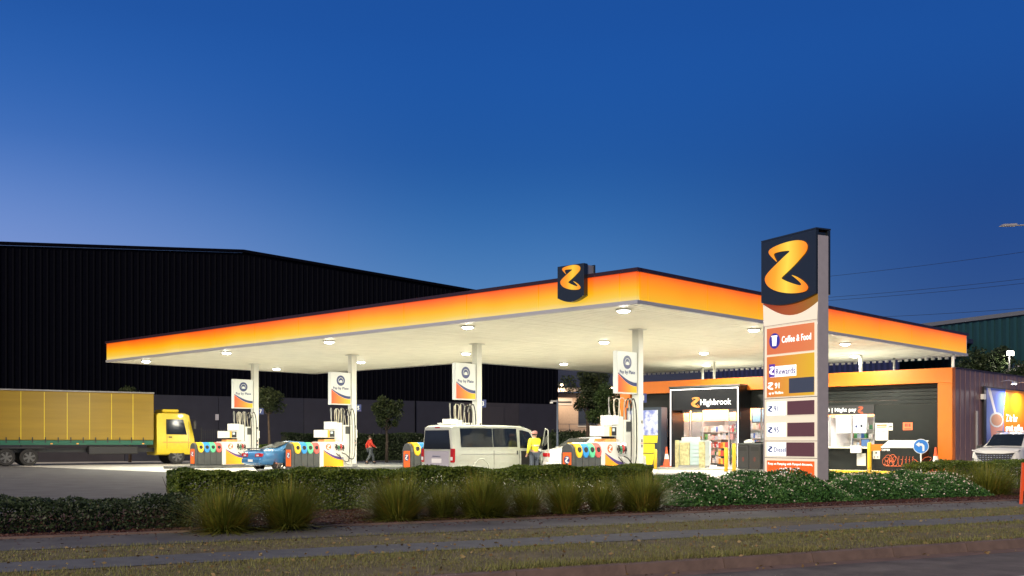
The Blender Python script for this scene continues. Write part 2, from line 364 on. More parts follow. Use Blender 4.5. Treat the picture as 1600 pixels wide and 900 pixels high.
# ================================================================ planting
hedge_m = leafmat('hedge_leaf', [(0,(.02,.04,.008)),(.4,(.065,.11,.016)),(.7,(.13,.18,.022)),(1,(.24,.27,.04))], .45)
dark_m = leafmat('dark_hedge_leaf', [(0,(.012,.022,.01)),(.5,(.03,.05,.02)),(1,(.06,.09,.035))], .5)
shrub_m = leafmat('groundcover_leaf', [(0,(.02,.06,.02)),(.4,(.045,.13,.035)),(.75,(.09,.21,.05)),(1,(.16,.28,.09))], .35)
flower = mat('pale_flower', (.62,.52,.45), .6)
stemm = mat('twig_bark', (.07,.05,.035), .9, var=.3)
def box_hedge(x0, x1, d0, d1, z0, z1, n, m, label, name='clipped_hedge', cat='hedge', size=.05, thinlow=.35, group=None):
    t = thing(name, label, cat, RW((x0+x1)/2,(d0+d1)/2,z0), RT, group)
    L = (x1-x0)/2; D = (d1-d0)/2; Hh = z1-z0
    # sample near the surface of the box
    x = rng.uniform(-L,L,n); y = rng.uniform(-D,D,n); z = rng.uniform(0,Hh,n)
    face = rng.choice(4, n, p=[.38,.12,.42,.08]); dep = np.abs(rng.normal(size=n))*.07
    y = np.where(face==0, -D+dep, y); y = np.where(face==1, D-dep, y); z = np.where(face==2, Hh-dep, z)
    sgn = rng.choice([-1,1],n); x = np.where(face==3, sgn*(L-dep), x)
    bump = .035*np.sin(x*2.3+1)+.03*np.sin(x*5.1+y*3)+.02*np.sin(x*11)
    z = z+bump*(z/Hh); y = y-(.035*np.sin(x*3.1+z*6)+.03*np.sin(x*7.7))*(y<0)
    r = .12  # round the shoulders a little
    ov = np.clip(z-(Hh-r),0,None); y = y*(1-ov*.5)
    keep = rng.uniform(size=n) < np.clip(1-thinlow*np.clip(1-z/(Hh*.62),0,1)*(1+.5*np.sin(x*1.7)*np.sin(x*.6)),.06,1)
    pts = np.stack([x,y,z],1)[keep]
    leaf_mesh('foliage', pts, size, m, t)
    sb = MB()
    k = int((x1-x0)/.22)
    for i in range(k):
        px = -L+.1+(2*L-.2)*i/max(1,k-1)+random.uniform(-.06,.06); py = random.uniform(-D*.6,D*.6)
        for q in range(4):
            a = random.uniform(0,6.28); e = (px+math.cos(a)*.22, py+math.sin(a)*min(.25,D*.7), Hh*random.uniform(.6,.93))
            sb.tube([(px,py,-.02),((px+e[0])/2+random.uniform(-.04,.04),(py+e[1])/2,e[2]*.5),e], [.012,.008,.004], stemm, 4, False)
    sb.obj('stems', t)['kind'] = 'stuff'
    return t
xa = rxd(277, 9.5); xb = rxd(1014, 9.5)
box_hedge(xa, xb, 9.35, 10.75, -.06, .70, 150000, hedge_m, 'long clipped box hedge in front of the pumps, lit yellow green along its top')
xe = rxd(1427, 10.3)
box_hedge(xe, xe+13, 9.4, 10.75, -.06, .70, 70000, hedge_m, 'clipped box hedge at the right edge below the parked white SUV')
box_hedge(-30, rxd(300,7), 6.9, 8.7, -.12, .33, 90000, dark_m, 'low dark hedge at the lower left beside the empty asphalt', thinlow=.2, size=.06)
def mound(x0, x1, d0, d1, h, n, label, seed):
    t = thing('groundcover_shrub', label, 'shrub', RW((x0+x1)/2,(d0+d1)/2,-.10), RT)
    L = (x1-x0)/2; D = (d1-d0)/2; r = np.random.default_rng(seed)
    x = r.uniform(-L,L,n); y = r.uniform(-D,D,n); ph = r.uniform(0,6,4)
    top = h*(.80+.13*np.sin(x*1.9+ph[0])+.1*np.sin(x*4.3+y*2+ph[1])+.08*np.sin(y*5+ph[2])+.07*np.sin(x*9+y*6))
    edge = np.clip(1-(np.abs(x)/L)**5,0,1)**.5*np.clip(1-(np.abs(y)/D)**3.2,0,1)**.5
    zt = top*edge; z = zt-np.abs(r.normal(size=n))*.10; z = np.where(r.uniform(size=n)<.35, r.uniform(0,1,n)*zt, z); z = np.clip(z,.0,None)
    leaf_mesh('foliage', np.stack([x,y,z],1), .062, shrub_m, t, aspect=.5)
    k = n//40; i = r.choice(n,k,False); leaf_mesh('blossom', np.stack([x,y,zt+.012],1)[i], .036, flower, t, aspect=.9)
    sb = MB()
    for q in range(int(L*14)):
        px = random.uniform(-L*.85,L*.85); py = random.uniform(-D*.7,D*.7); a = random.uniform(0,6.28)
        sb.tube([(px,py,-.02),(px+math.cos(a)*.1,py+math.sin(a)*.1,h*.35),(px+math.cos(a)*.22,py+math.sin(a)*.2,h*.6)], [.009,.006,.003], stemm, 4, False)
    sb.obj('stems', t)['kind'] = 'stuff'
    return t
mound(rxd(1022,8.6), rxd(1290,8.6)+.1, 7.5, 10.6, .68, 60000, 'flowering green groundcover between the long hedge and the price sign', 1)
mound(rxd(1290,8.4)+.25, rxd(1492,8.6)+.3, 7.6, 10.6, .62, 50000, 'flowering green groundcover right of the price sign', 2)
# tussock grasses
tus_m = leafmat('tussock_blade', [(0,(.06,.06,.012)),(.35,(.13,.17,.022)),(.65,(.21,.22,.028)),(1,(.33,.17,.035))], noise=2.5)
def tussock(u, vtop, vbot, wpx, label, d=7.1, nb=1500):
    x = rxd(u, d); p = RW(x, d, -.115); s = p[1]/F; h = max(.5, (vbot-vtop)*s*1.0); w = wpx*s/2*1.45
    t = thing('tussock_grass', label, 'grass clump', p, random.uniform(0,6), 'tussock grasses in the garden bed')
    n = int(nb*1.35); a = rng.uniform(0,2*math.pi,n); k_ = min(1.5, w/h)
    th_ = np.clip(np.abs(rng.normal(size=n))*.60*k_+.03, 0, 1.45)
    tilt = rng.normal(size=2)*.08
    dirs = np.stack([np.cos(a)*np.sin(th_)+tilt[0],np.sin(a)*np.sin(th_)+tilt[1],np.cos(th_)],1); dirs /= np.linalg.norm(dirs,axis=1)[:,None]
    br = rng.uniform(0,.17,n)*w/.45; base = np.stack([np.cos(a)*br,np.sin(a)*br,np.zeros(n)],1)
    ln_ = h*rng.uniform(.35,1.2,n)*(1+.25*k_*np.sin(th_)); ln_[::40] *= 1.22
    blade_mesh('blades', base, dirs, ln_, rng.uniform(.008,.020,n), tus_m, t, droop=.55, segs=4)
    return t
tussock(352, 765, 832, 115, 'brown tipped tussock, leftmost of the row before the hedge', 6.0, 1900)
tussock(452, 757, 830, 95, 'tall dark tussock right of the leftmost one, before the thin part of the hedge', 6.0, 1900)
tussock(620, 740, 806, 105, 'wide rust tipped tussock below the left end of the white van', 7.0, 2100)
tussock(690, 752, 802, 60, 'small tussock squeezed between two wide ones below the van', 7.2, 900)
tussock(756, 736, 800, 105, 'tallest bushy tussock below the middle of the white van', 7.0, 2200)
tussock(822, 752, 800, 62, 'small tussock just right of the tallest bushy one', 7.1, 1000)
tussock(882, 739, 796, 75, 'pointed green tussock below the coloured bins by the near column', 7.1, 1400)
tussock(941, 748, 796, 56, 'narrow green tussock between the pointed one and the last one by the groundcover', 7.2, 1000)
tussock(1002, 736, 796, 88, 'rust crowned tussock at the right end of the row, touching the groundcover', 7.1, 1800)
tussock(1545, 735, 783, 110, 'dark tussock in front of the right hand hedge', 8.4, 1700)
tussock(1492, 745, 783, 60, 'low dark tussock at the right end of the groundcover', 8.6, 900)

def tree(name, loc, h, crown_r, crown_z, n, m, label, leaf=.14, trunk_r=.09, squash=1.1, group=None):
    t = thing(name, label, 'tree', loc, 0, group)
    b = MB(); b.tube([(0,0,-.1),(.03,.02,h*.3),(-.02,0,h*.6),(0,0,h*.86)], [trunk_r*1.3,trunk_r,trunk_r*.7,trunk_r*.2], stemm, 8)
    cl = []
    for i in range(16):
        a = random.uniform(0,6.28); zz = crown_z-crown_r*squash*.7+random.random()*crown_r*squash*1.6; rr = crown_r*random.uniform(.35,1.08)*math.sqrt(max(.1,1-((zz-crown_z)/(crown_r*squash*1.1))**2))
        e = (math.cos(a)*rr, math.sin(a)*rr, zz); cl.append((*e, crown_r*random.uniform(.2,.5)))
        b.tube([(0,0,max(h*.25,zz-crown_r*.6)),(e[0]*.5,e[1]*.5,zz-.15*crown_r),e], [trunk_r*.4,trunk_r*.25,trunk_r*.08], stemm, 5, False)
    cl.append((0,0,crown_z,crown_r*.5)); cl.append((0,0,crown_z+crown_r*squash*.6,crown_r*.4))
    b.obj('trunk', t, smooth=True)
    pts = []
    for c in cl:
        k = int(n/len(cl)); d_ = rng.normal(size=(k,3)); d_ /= np.linalg.norm(d_,axis=1)[:,None]; r_ = c[3]*rng.uniform(.5,1.12,k)[:,None]
        pts.append(d_*r_+np.array(c[:3]))
    leaf_mesh('crown', np.concatenate(pts), leaf, m, t)
    return t
tree_m = leafmat('tree_leaf', [(0,(.015,.028,.012)),(.5,(.04,.06,.02)),(1,(.09,.11,.035))])
def tr(u, Y, *a, **k): return tree('broadleaf_tree', ((u-800)/F*Y, Y, -.02), *a, **k)
grp = 'young trees along the warehouse wall'
tr(203, 70, 5.4, .75, 4.1, 3500, tree_m, 'small round topped young tree behind the yellow truck', group=grp)
tr(420, 69, 5.1, .95, 3.9, 4000, tree_m, 'young tree just right of the leftmost canopy column', group=grp)
tr(604, 69, 4.6, .95, 3.2, 4500, tree_m, 'young tree between the second and third columns', group=grp)
tr(918, 82, 7.4, 1.7, 5.0, 9000, tree_m, 'larger leafy tree before the lit building, left of the near column', leaf=.16, trunk_r=.13)
tr(946, 76, 5.6, 1.25, 4.1, 6000, leafmat('mid_tree_leaf', [(0,(.02,.04,.015)),(.5,(.05,.09,.025)),(1,(.10,.15,.04))]), 'greener tree overlapping the larger one by the lit building', leaf=.16)
tr(975, 84, 5.2, 1.2, 3.9, 4000, tree_m, 'tree half hidden behind the orange end pillar of the shop', leaf=.16)
for i,(u,Y,h,r) in enumerate([(1546,64,6.9,1.6),(1505,70,6.9,1.6),(1590,60,5.7,1.2)]):
    tr(u, Y, h, r, h-r*1.15, 9000, dark_m, ['bushy dark tree above the shop side wall','dark tree behind the right end of the canopy','dark tree beside the wall floodlight at the right edge'][i], leaf=.17, trunk_r=.14)

# ================================================================ CANOPY
ZC = 5.57
can = thing('forecourt_canopy', 'wide flat forecourt canopy with glowing orange fascia and cream underside', 'canopy', W(0,0,0), TH)
fasc = gradmat('fascia_glow', 2, [(0,lin((243,214,130))),(.18,lin((245,200,66))),(.45,lin((251,180,10))),(.74,lin((255,136,6))),(1,lin((250,88,16)))], ZC+.12, ZC+.98, 1.0, .25)
capm = mat('dark_cap_metal', (.035,.015,.02), .4, .2)
trim = mat('aluminium_trim', (.55,.54,.52), .35, .4)
XL = -34.7; XM = -20.9; YW = 13.3; YM = 26.9
outline = [(0,0),(0,YM),(XM,YM),(XM,YW),(XL,YW),(XL,0)]
b = MB(); 
b.box(XL+.15,-.15,.15,YW-.15,ZC+.10,ZC+.95, greysteel); b.box(XM+.15,-.15,YW-.15,YM-.15,ZC+.10,ZC+.95, greysteel); b.obj('roof_deck', can)
# soffit boards run into the site; joined (narrow)
sb = MB(); x = XL+.12
while x < -.3:
    w = .29; y1 = (YM if x > XM+.05 else YW)-.12; sb.box(x, min(x+w-.03,-.12), .12, y1, ZC+.02+random.uniform(0,.004), ZC+.09, cream); x += w
sb.obj('soffit_boards', can)['kind'] = 'stuff'
b = MB(); b.box(XL+.13,-.13,.13,YW-.13,ZC+.092,ZC+.099, darkgrey); b.box(XM+.13,-.13,YW-.13,YM-.13,ZC+.092,ZC+.099, darkgrey); b.obj('soffit_backing', can)
front_seams = [-34.7,-30.44,-27.24,-24.01,-20.71,-17.47,-14.07,-10.76,-7.4,-4.0,-.64,0]
for a, c in zip(front_seams, front_seams[1:]):
    MB().box(a+.02,c-(.02 if c<0 else 0),-.03,.12,ZC+.12,ZC+.98, fasc).obj('fascia_panel', can)
rs = [.124,.52,3.85]+[3.85+3.3*i for i in range(1,7)]+[YM]
fasc2 = gradmat('fascia_glow_side', 2, [(0,lin((246,182,30))),(.45,lin((255,158,0))),(.75,lin((255,135,5))),(1,lin((252,98,20)))], ZC+.12, ZC+.98, 1.0, .25)
for a, c in zip(rs, rs[1:]): MB().box(-.12,.03,a+.02,c-.02,ZC+.12,ZC+.98, fasc2).obj('fascia_panel', can)
for a, c in [(XM,0)]:
    for i in range(6): q = a+(c-a)*i/6; MB().box(q+.012,q+(c-a)/6-.012,YM-.12+.125,YM+.15,ZC+.12,ZC+.98, white).obj('rear_fascia_panel', can)
for i in range(4): q = XL+(XM-XL)*i/4; MB().box(q+.012,q+(XM-XL)/4-.012,YW+.005,YW+.15,ZC+.12,ZC+.98, white).obj('rear_fascia_panel', can)
for i in range(4): q = .13+(YW-.14)*i/4; MB().box(XL-.03,XL+.12,q+.01,q+(YW-.14)/4-.01,ZC+.12,ZC+.98, fasc).obj('fascia_panel', can)
for i in range(4): q = YW+.16+(YM-YW-.17)*i/4; MB().box(XM-.03,XM+.12,q+.01,q+(YM-YW-.17)/4-.01,ZC+.12,ZC+.98, white).obj('rear_fascia_panel', can)
b = MB(); cp = MB()
for (xa_,xb_,ya_,yb_) in [(XL-.05,.05,-.05,.118),(-.118,.05,.121,YM+.16),(XL-.05,XL+.118,.121,YW+.16),(XL+.121,XM-.06,YW+.004,YW+.16),(XM-.05,-.121,YM+.004,YM+.16),(XM-.05,XM+.118,YW+.004,YM)]:
    b.box(xa_,xb_,ya_,yb_,ZC,ZC+.117,trim); cp.box(xa_-.03,xb_+.03,ya_-.03,yb_+.03,ZC+.983,ZC+1.10,capm)
b.obj('edge_trim', can); cp.obj('edge_cap', can)
# rear gutter lip, ribbed, that shows under the back edge
b = MB()
for i in range(60): b.box(XM+.2+i*.34,XM+.2+i*.34+.17,YM-.13,YM-.05,ZC-.12,ZC-.004,trim)
b.obj('gutter_ribs', can)['kind'] = 'stuff'
# downlights
lampglow = emat('lamp_lens', (1,.98,.92), 40)
lens = MB().lathe([(.08,-.045),(.15,-.03),(.19,-.004),(.195,.02)], (0,0,0), lampglow, 24); rim = MB().lathe([(.24,.012),(.26,.03),(.26,.06)], (0,0,0), white, 24)
def fxy(u, v):
    Y = (ZC-.05-H)*F/(690-v); dx = (u-800)/F*Y-C0[0]; dy = Y-C0[1]
    return (round(dx*ex[0]+dy*ex[1],2), round(min(25.6,dx*ey[0]+dy*ey[1]),2))
lights = [(x,y) for y in (.9,8.9) for x in (-1.2,-8.3,-16.6,-24.5,-32.2)]+[(-1.3,16.6),(-8.25,16.4),(-17.6,17.2)]+[fxy(1104,571),fxy(1335,557)]
lname = {0:'downlight near the front corner of the canopy'}
proto = None
rowname = {.9:'front row', 8.9:'middle row', 16.6:'back row', 16.4:'back row', 17.2:'back row'}
order = ['nearest the corner under the brand box','second from the canopy corner','third from the canopy corner','fourth from the canopy corner','at the far left end of the canopy']
for i,(lx,ly) in enumerate(lights):
    k = i%5 if i<10 else i-10
    lab = f'downlight in the {rowname[ly]}, '+order[k] if i < 13 else ['small downlight over the shop roof near the back edge, left of the pylon','small downlight over the shop roof near the back edge, right of the pylon'][i-13]
    if proto is None:
        proto = thing('downlight', lab, 'ceiling light', W(lx,ly,ZC-.05), TH, 'round downlights in the canopy underside')
        lens.obj('lens', proto); rim.obj('lamp_rim', proto)
    else: copy_tree(proto, W(lx,ly,ZC-.05), TH, lab)
    area('canopy_lamp', W(lx,ly,ZC-.17), .45, 640, (1,.955,.79))

# brand box on the canopy fascia
zg = gradmat('emblem_glow', 0, [(0,lin((255,120,10))),(.35,lin((255,160,20))),(.6,lin((255,205,50))),(1,lin((255,135,20)))], -.5, .5, 1.0)
bb = thing('brand_sign_box', 'black brand box with glowing orange Z straddling the canopy fascia', 'sign', W(-2.42,-.05,0), TH)
hw = .55; pol = [(-hw,5.98)]+[(-hw+2*hw*i/10, 5.98-.16*math.sin(math.pi*i/10)) for i in range(1,10)]+[(hw,5.98),(hw,7.0),(-hw,7.0)]
signblack = mat('sign_black', (.012,.016,.018), .3, coat=.3)
MB().prism(pol,-.22,-.02,signblack).obj('sign_face', bb, bevel=.01)
MB().box(-hw+.03,hw-.03,-.015,.30,6.62,6.97,greysteel).obj('sign_back', bb); MB().box(-hw,hw,.304,.36,6.60,7.0,signblack).obj('rear_plate', bb)
zlogo(bb, (.0,-.222,6.60), .80, zg, depth=.02, wx=1.28)

# columns, signs, islands, bins, pumps
colx = [-4.45,-13.0,-21.6,-30.05]; YCOL = 6.05; IDY = [0,.12,.42,.40]
colname = ['nearest column, right of the white sedan','column behind the white van','column between blue coupe and van','farthest column at the left, behind the blue coupe']
def build_column():
    t = thing('canopy_column', 'square cream steel canopy column, '+colname[0], 'column', W(colx[0],YCOL,0), TH, 'four steel columns carrying the canopy')
    MB().box(-.15,.15,-.15,.15,.12,ZC+.01,white).obj('shaft', t, bevel=.012)
    MB().box(-.19,.19,-.19,.19,.12,.30,greysteel).obj('base_collar', t, bevel=.01)
    MB().box(-.24,.24,-.24,.24,ZC-.02,ZC+.012,white).obj('head_plate', t)
    s = MB()
    for z in (2.05,1.35,1.15): s.box(.152,.156,.02,.10,z,z+.11,darkgrey)
    s.box(.152,.156,-.02,.12,1.3,1.32,dorange); s.obj('sticker', t)
    MB().box(-.08,.08,.153,.25,1.55,1.95,white).obj('switch_box', t, bevel=.01)
    return t
def build_flag(num, label):
    return None
c0 = build_column()
cols = [c0]+[copy_tree(c0, W(x,YCOL,0), TH, 'square cream steel canopy column, '+colname[i+1]) for i, x in enumerate(colx[1:])]
signwhite = mat('sign_white', (.64,.67,.66), .35)
sgr = gradmat('swoosh_print', 1, [(0,lin((240,85,30))),(.5,lin((250,140,20))),(1,lin((252,190,20)))], -1.3, -.2)
def plate_sign():
    t = thing('plate_payment_sign', 'Pay by Plate sign', 'sign', W(colx[0],YCOL,0), TH, 'white Pay by Plate signs hung on the columns')
    y0,y1,z0,z1 = -1.38,-.17,3.14,4.70
    MB().box(-.10,.10,y0,y1,z0,z1,signwhite).obj('sign_panel', t, bevel=.012)
    MB().box(-.04,.04,y1+.002,-.152,z0+.25,z0+.33,steel).box(-.04,.04,y1+.002,-.152,z1-.33,z1-.25,steel).obj('bracket', t)
    cy = (y0+y1)/2
    # print on the face that looks along +x
    N = 12; top = [(y0+.05+(y1-y0-.08)*i/N, z0+.76-.36*math.sin(math.pi/2*i/N)+.02*(i/N)) for i in range(N+1)]
    low = [(a, b_-.13*math.sin(math.pi*min(1,.15+.85*i/N)*.62)) for i,(a,b_) in enumerate(top)]
    MB().prism(top+low[::-1], .101,.105, navy,'x').obj('swoosh', t)
    MB().prism([(y0+.05,z0+.05),(y1-.03,z0+.05)]+[(a,b_-.012) for a,b_ in low[::-1]], .101,.105, sgr,'x').obj('swoosh_field', t)
    MB().prism(disc(cy,z0+1.16,.25,.25), .101,.106, navy,'x').obj('badge', t)
    ic = MB(); ring = [(cy+.158*math.cos(R(a)), z0+1.15+.158*math.sin(R(a))) for a in range(-30,211,20)]; rin = [(cy+.140*math.cos(R(a)), z0+1.15+.140*math.sin(R(a))) for a in range(210,-31,-20)]
    ic.prism(ring+rin,.107,.110,signwhite,'x'); ic.prism([(cy-.09,z0+1.06),(cy+.09,z0+1.06),(cy+.09,z0+1.12),(cy+.055,z0+1.18),(cy-.055,z0+1.18),(cy-.09,z0+1.12)],.107,.110,signwhite,'x'); ic.obj('car_symbol', t)
    text('Pay by Plate', .175, navy, t, (.104,cy,z0+.74), R(90), 'CENTER', bold=.003)
    return t
p0 = plate_sign(); p0['label'] = 'Pay by Plate sign, largest, on the nearest column'
for i in range(1,4): copy_tree(p0, W(colx[i],YCOL,0), TH, ['','Pay by Plate sign above the roof of the white van','Pay by Plate sign between the van and the blue coupe','Pay by Plate sign at the far left column, above the first pump'][i])
for i in range(4):
    t = thing('lane_number_sign', ['small blue flag sign with number 1 on the nearest column','small blue flag sign with number 3 on the column behind the van','small blue flag sign with number 5 on the column right of the blue coupe','small blue flag sign with number 7 on the farthest left column'][i], 'sign', W(colx[i]+.0,YCOL+.16,2.95), TH, 'small lane number flags on the columns')
    MB().box(-.02,.02,.004,.38,-.1,.24,navy).obj('flag_plate', t); text('1357'[i], .26, signwhite, t, (.022,.19,-.02), R(90), 'CENTER', bold=.008)

islandm = mat('island_concrete', (.10,.105,.10), .8, var=.25, bump=.3)
def island():
    t = thing('pump_island', 'island', 'kerb island', W(colx[0],0,0), TH, 'raised grey pump islands')
    pl = [(-.6,.9),(-.45,.55),(0,.4),(.45,.55),(.6,.9),(.6,8.2),(.4,8.7),(-.4,8.7),(-.6,8.2)]
    MB().prism(pl,0.004,.12,islandm,'z').obj('island_kerb', t, bevel=.02)
    return t
i0 = island(); i0['label'] = 'raised pump island under the nearest column'
for i in range(1,4): copy_tree(i0, W(colx[i],IDY[i],0), TH, ['','raised pump island hidden behind the white van','raised pump island right of the blue coupe','raised pump island at the far left, left of the blue coupe'][i])

# recycling bins
lidm = [mat('yellow_lid',(.80,.50,.02),.35), mat('blue_lid',(.03,.25,.62),.35), mat('green_lid',(.10,.50,.27),.35), mat('red_lid',(.72,.10,.09),.35)]
def bins():
    t = thing('recycling_bin_unit', 'bins', 'bins', W(colx[0]+.05,0,.12), TH, 'dark bin units with four coloured lids at the island ends'); t.scale = (1,1,1.12)
    y0,y1 = 2.0,3.42; hwid = .27
    prof = [(-hwid,.0),(hwid,.0),(hwid,.74),(hwid-.04,.92),(hwid-.14,1.02),(.0,1.06),(-hwid+.14,1.02),(-hwid+.04,.92),(-hwid,.74)]
    # end housing
    MB().prism(prof, y0-.10, y0+.02, darkgrey).obj('end_housing', t, bevel=.01)
    MB().prism([(-.19,.10),(.19,.10),(.19,.78),(-.19,.78)], y0-.108,y0-.101, dorange).obj('orange_panel', t)
    MB().prism(disc(0,.55,.13,.13,20), y0-.114,y0-.109, navy).obj('round_badge', t)
    zlogo(t, (0,y0-.115,.55), .20, signwhite, depth=.004)
    MB().prism(prof, y0+.024, y1, darkgrey).obj('cabinet', t)
    w = (y1-y0-.02)/4
    for k in range(4):
        a = y0+.035+k*w
        MB().box(hwid+.002,hwid+.02,a+.015,a+w-.015,.06,.66,darkgrey).obj('door', t, bevel=.005)
        cy = a+w/2; lb = MB()
        # tongue shaped lid: over the top then down the side
        pr_ = [(-.10,1.085),(.05,1.085),(hwid-.10,1.05),(hwid+.0,.95),(hwid+.045,.80),(hwid+.05,.70),(hwid+.045,.62)]
        hw_ = [w*.47]*5+[w*.36,w*.16]
        for j in range(len(pr_)-1):
            (xa_,za_),(xb_,zb_) = pr_[j],pr_[j+1]
            lb.face([(xa_,cy-hw_[j],za_),(xa_,cy+hw_[j],za_),(xb_,cy+hw_[j+1],zb_),(xb_,cy-hw_[j+1],zb_)], lidm[k])
            for sgn in (-1,1): lb.face([(xa_,cy+sgn*hw_[j],za_),(xb_,cy+sgn*hw_[j+1],zb_),(xb_-.05,cy+sgn*hw_[j+1],zb_-.03),(xa_-.05,cy+sgn*hw_[j],za_-.05)], lidm[k])
        l = lb.obj('lid', t); l['label'] = ['yellow','blue','green','red'][k]+' bin lid'
        MB().prism(disc(cy,.86,w*.27,.085,16), hwid-.03,hwid+.052, mat('lid_hole_dark',(.02,.02,.02),.7),'x').obj('opening', l)
    return t
b0 = bins(); b0['label'] = 'bin unit with four coloured lids in front of the white sedan'
blab = ['','bin unit mostly hidden behind the white van, yellow lid showing','bin unit with coloured lids overlapping the blue coupe','bin unit with coloured lids farthest left, beside the yellow truck']
for i in range(1,4): copy_tree(b0, W(colx[i]+.05,IDY[i],.12), TH, blab[i])

# fuel dispensers
pwhite = mat('pump_white', (.64,.64,.59), .35)
pg = gradmat('pump_swoosh_field', 1, [(0,lin((245,140,40))),(.5,lin((250,160,20))),(1,lin((252,190,20)))], 3.5, 4.9)
screen = emat('pump_screen', (.75,.85,.85), .55, (.3,.35,.35))
hosem = [mat('cream_hose',(.62,.58,.45),.5), rubber, mat('grey_hose',(.35,.35,.32),.5)]
def pump():
    t = thing('fuel_dispenser', 'pump', 'fuel pump', W(colx[0]+.02,0,.12), TH, 'white fuel dispensers with orange swoosh panels')
    w = .30; y0,y1 = 3.46,4.86
    MB().box(-w,w,y0,y1,.03,1.24,pwhite).obj('lower_cabinet', t, bevel=.02)
    MB().box(-w+.03,w-.03,y0+.02,y1+1.0,0.004,.028,black).obj('plinth', t)
    MB().box(-w+.04,w-.06,y0+.30,y1-.2,1.243,1.36,mat('orange_top_band',(.75,.35,.10),.4)).obj('top_band', t, bevel=.02)
    N = 12
    for sg in (1,-1):
        x0_,x1_ = (w+.001,w+.006) if sg>0 else (-w-.006,-w-.001)
        top = [(y0+.22+(y1-y0-.24)*i/N, .86-.36*math.sin(math.pi/2*i/N)) for i in range(N+1)]
        low = [(a,z-.02-.10*math.sin(math.pi*.62*min(1,.1+i/N))) for i,(a,z) in enumerate(top)]
        MB().prism(top+low[::-1],x0_,x1_,purple,'x').obj('swoosh', t)
        MB().prism([(y0+.22,.06),(y1-.02,.06)]+[(a,z-.008) for a,z in low[::-1]],x0_,x1_,pg,'x').obj('swoosh_field', t)
        MB().prism(disc(y0+.50,1.00,.15,.15,24),x0_,x1_,dorange,'x').obj('round_badge', t)
        zlogo(t,(x1_+.001 if sg>0 else x0_-.001,y0+.50,1.00),.22,signwhite,R(90) if sg>0 else R(-90),depth=.003)
        # payment and display heads
    MB().box(-w-.02,w+.02,y0+.10,y0+.92,1.44,1.80,pwhite).obj('payment_head', t, bevel=.015)
    for sg in (1,-1):
        xx = (w+.021,w+.028) if sg>0 else (-w-.028,-w-.021)
        MB().box(*xx,y0+.44,y0+.55,1.45,1.79,mat('amber_strip',(.8,.42,.05),.4)).obj('amber_strip', t)
        k = MB().box(*xx,y0+.56,y0+.84,1.47,1.77,black).obj('keypad_panel', t)
        MB().box(xx[0]+.008*sg,xx[1]+.004*sg,y0+.60,y0+.74,1.62,1.73,screen).obj('display', k)
    MB().box(-w*.8,w*.8,y0+.93,y1-.04,1.243,2.16,pwhite).obj('upper_cabinet', t, bevel=.015)
    MB().box(-w*.9,w*.9,y0+.66,y0+1.06,1.83,2.20,pwhite).obj('price_head', t, bevel=.01)
    for sg in (1,-1):
        xx = (w*.9+.001,w*.9+.007) if sg>0 else (-w*.9-.007,-w*.9-.001)
        MB().box(*xx,y0+.69,y0+1.02,1.88,2.17,screen).obj('price_display', t)
    MB().box(-w*.6,w*.6,y0+.60,y0+.95,1.363,1.437,black).obj('neck', t)
    MB().box(-.22,.22,y1+.02,y1+.60,.03,2.05,pwhite).obj('hose_mast', t, bevel=.02)
    MB().box(.221,.232,y1+.16,y1+.42,1.62,1.98,darkgrey).obj('mast_panel', t)
    # nozzles in holsters
    cols_ = [(.02,.02,.02),(.03,.2,.10),(.45,.04,.04),(.03,.03,.03)]
    for k in range(4):
        yk = y0+.92+k*.135; m_ = mat(['nozzle_black','nozzle_green','nozzle_red','nozzle_grey'][k], cols_[k], .4)
        for sg in (1,-1):
            z = 1.05-.04*(k%2); x = sg*(w+.05)
            nb_ = MB().tube([(x,yk,z+.08),(x+.05*sg,yk,z-.02),(x+.02*sg,yk,z-.20)],[.035,.04,.03],m_,8).box(x-.03,x+.06,yk-.04,yk+.04,z-.12,z-.02,m_)
            nb_.tube([(x,yk,z+.06),(x-.02*sg,yk+.03,z+.17)],.018,chrome,6); nb_.obj('nozzle', t)
    # hoses: up from the nozzle, over the mast top and back down
    for k in range(6):
        sg = 1 if k%2 else -1; yk = y1-.38+k*.155; ztop = 2.86-.03*(k%3); x0_ = sg*.20
        pts = [(sg*.16,yk,2.04),(sg*.17,yk+.01,2.4),(sg*.19,yk+.03,ztop-.12),(sg*.16,yk+.0,ztop-.02),(sg*.10,yk-.08,ztop),(sg*.06,yk-.14,ztop-.10),(sg*.04,yk-.12,2.4),(sg*.03,yk-.05,2.05)]
        MB().tube(pts,.018,hosem[0 if k%3 else 2],6).obj('hose_arch', t, smooth=True)
    for k,(dy,dz) in enumerate([(.36,.30),(.48,.15),(.60,.42)]):
        ys = y1+.1+.16*k
        pts = [(.24,ys,2.5),(.27,ys+.05,2.78),(.27,ys+.16,2.80),(.30,ys+.24,2.4),(.31,ys+.26,1.4),(.32,ys+.20,dz+.12),(.34,ys-.02,dz),(.36,ys-.34,dz+.22),(.37,ys-.62,.72)]
        # smooth by Catmull-Rom
        q = []
        P_ = [Vector(p) for p in [pts[0]]+pts+[pts[-1]]]
        for i in range(1,len(P_)-2):
            for s_ in range(5):
                u_ = s_/5; q.append(.5*((2*P_[i])+(P_[i+1]-P_[i-1])*u_+(2*P_[i-1]-5*P_[i]+4*P_[i+1]-P_[i+2])*u_*u_+(-P_[i-1]+3*P_[i]-3*P_[i+1]+P_[i+2])*u_**3))
        MB().tube(q,.022,hosem[1 if k!=1 else 2],7).obj('hose', t, smooth=True)
    return t
f0 = pump(); f0['label'] = 'white fuel pump left of the nearest column, above the hedge end'
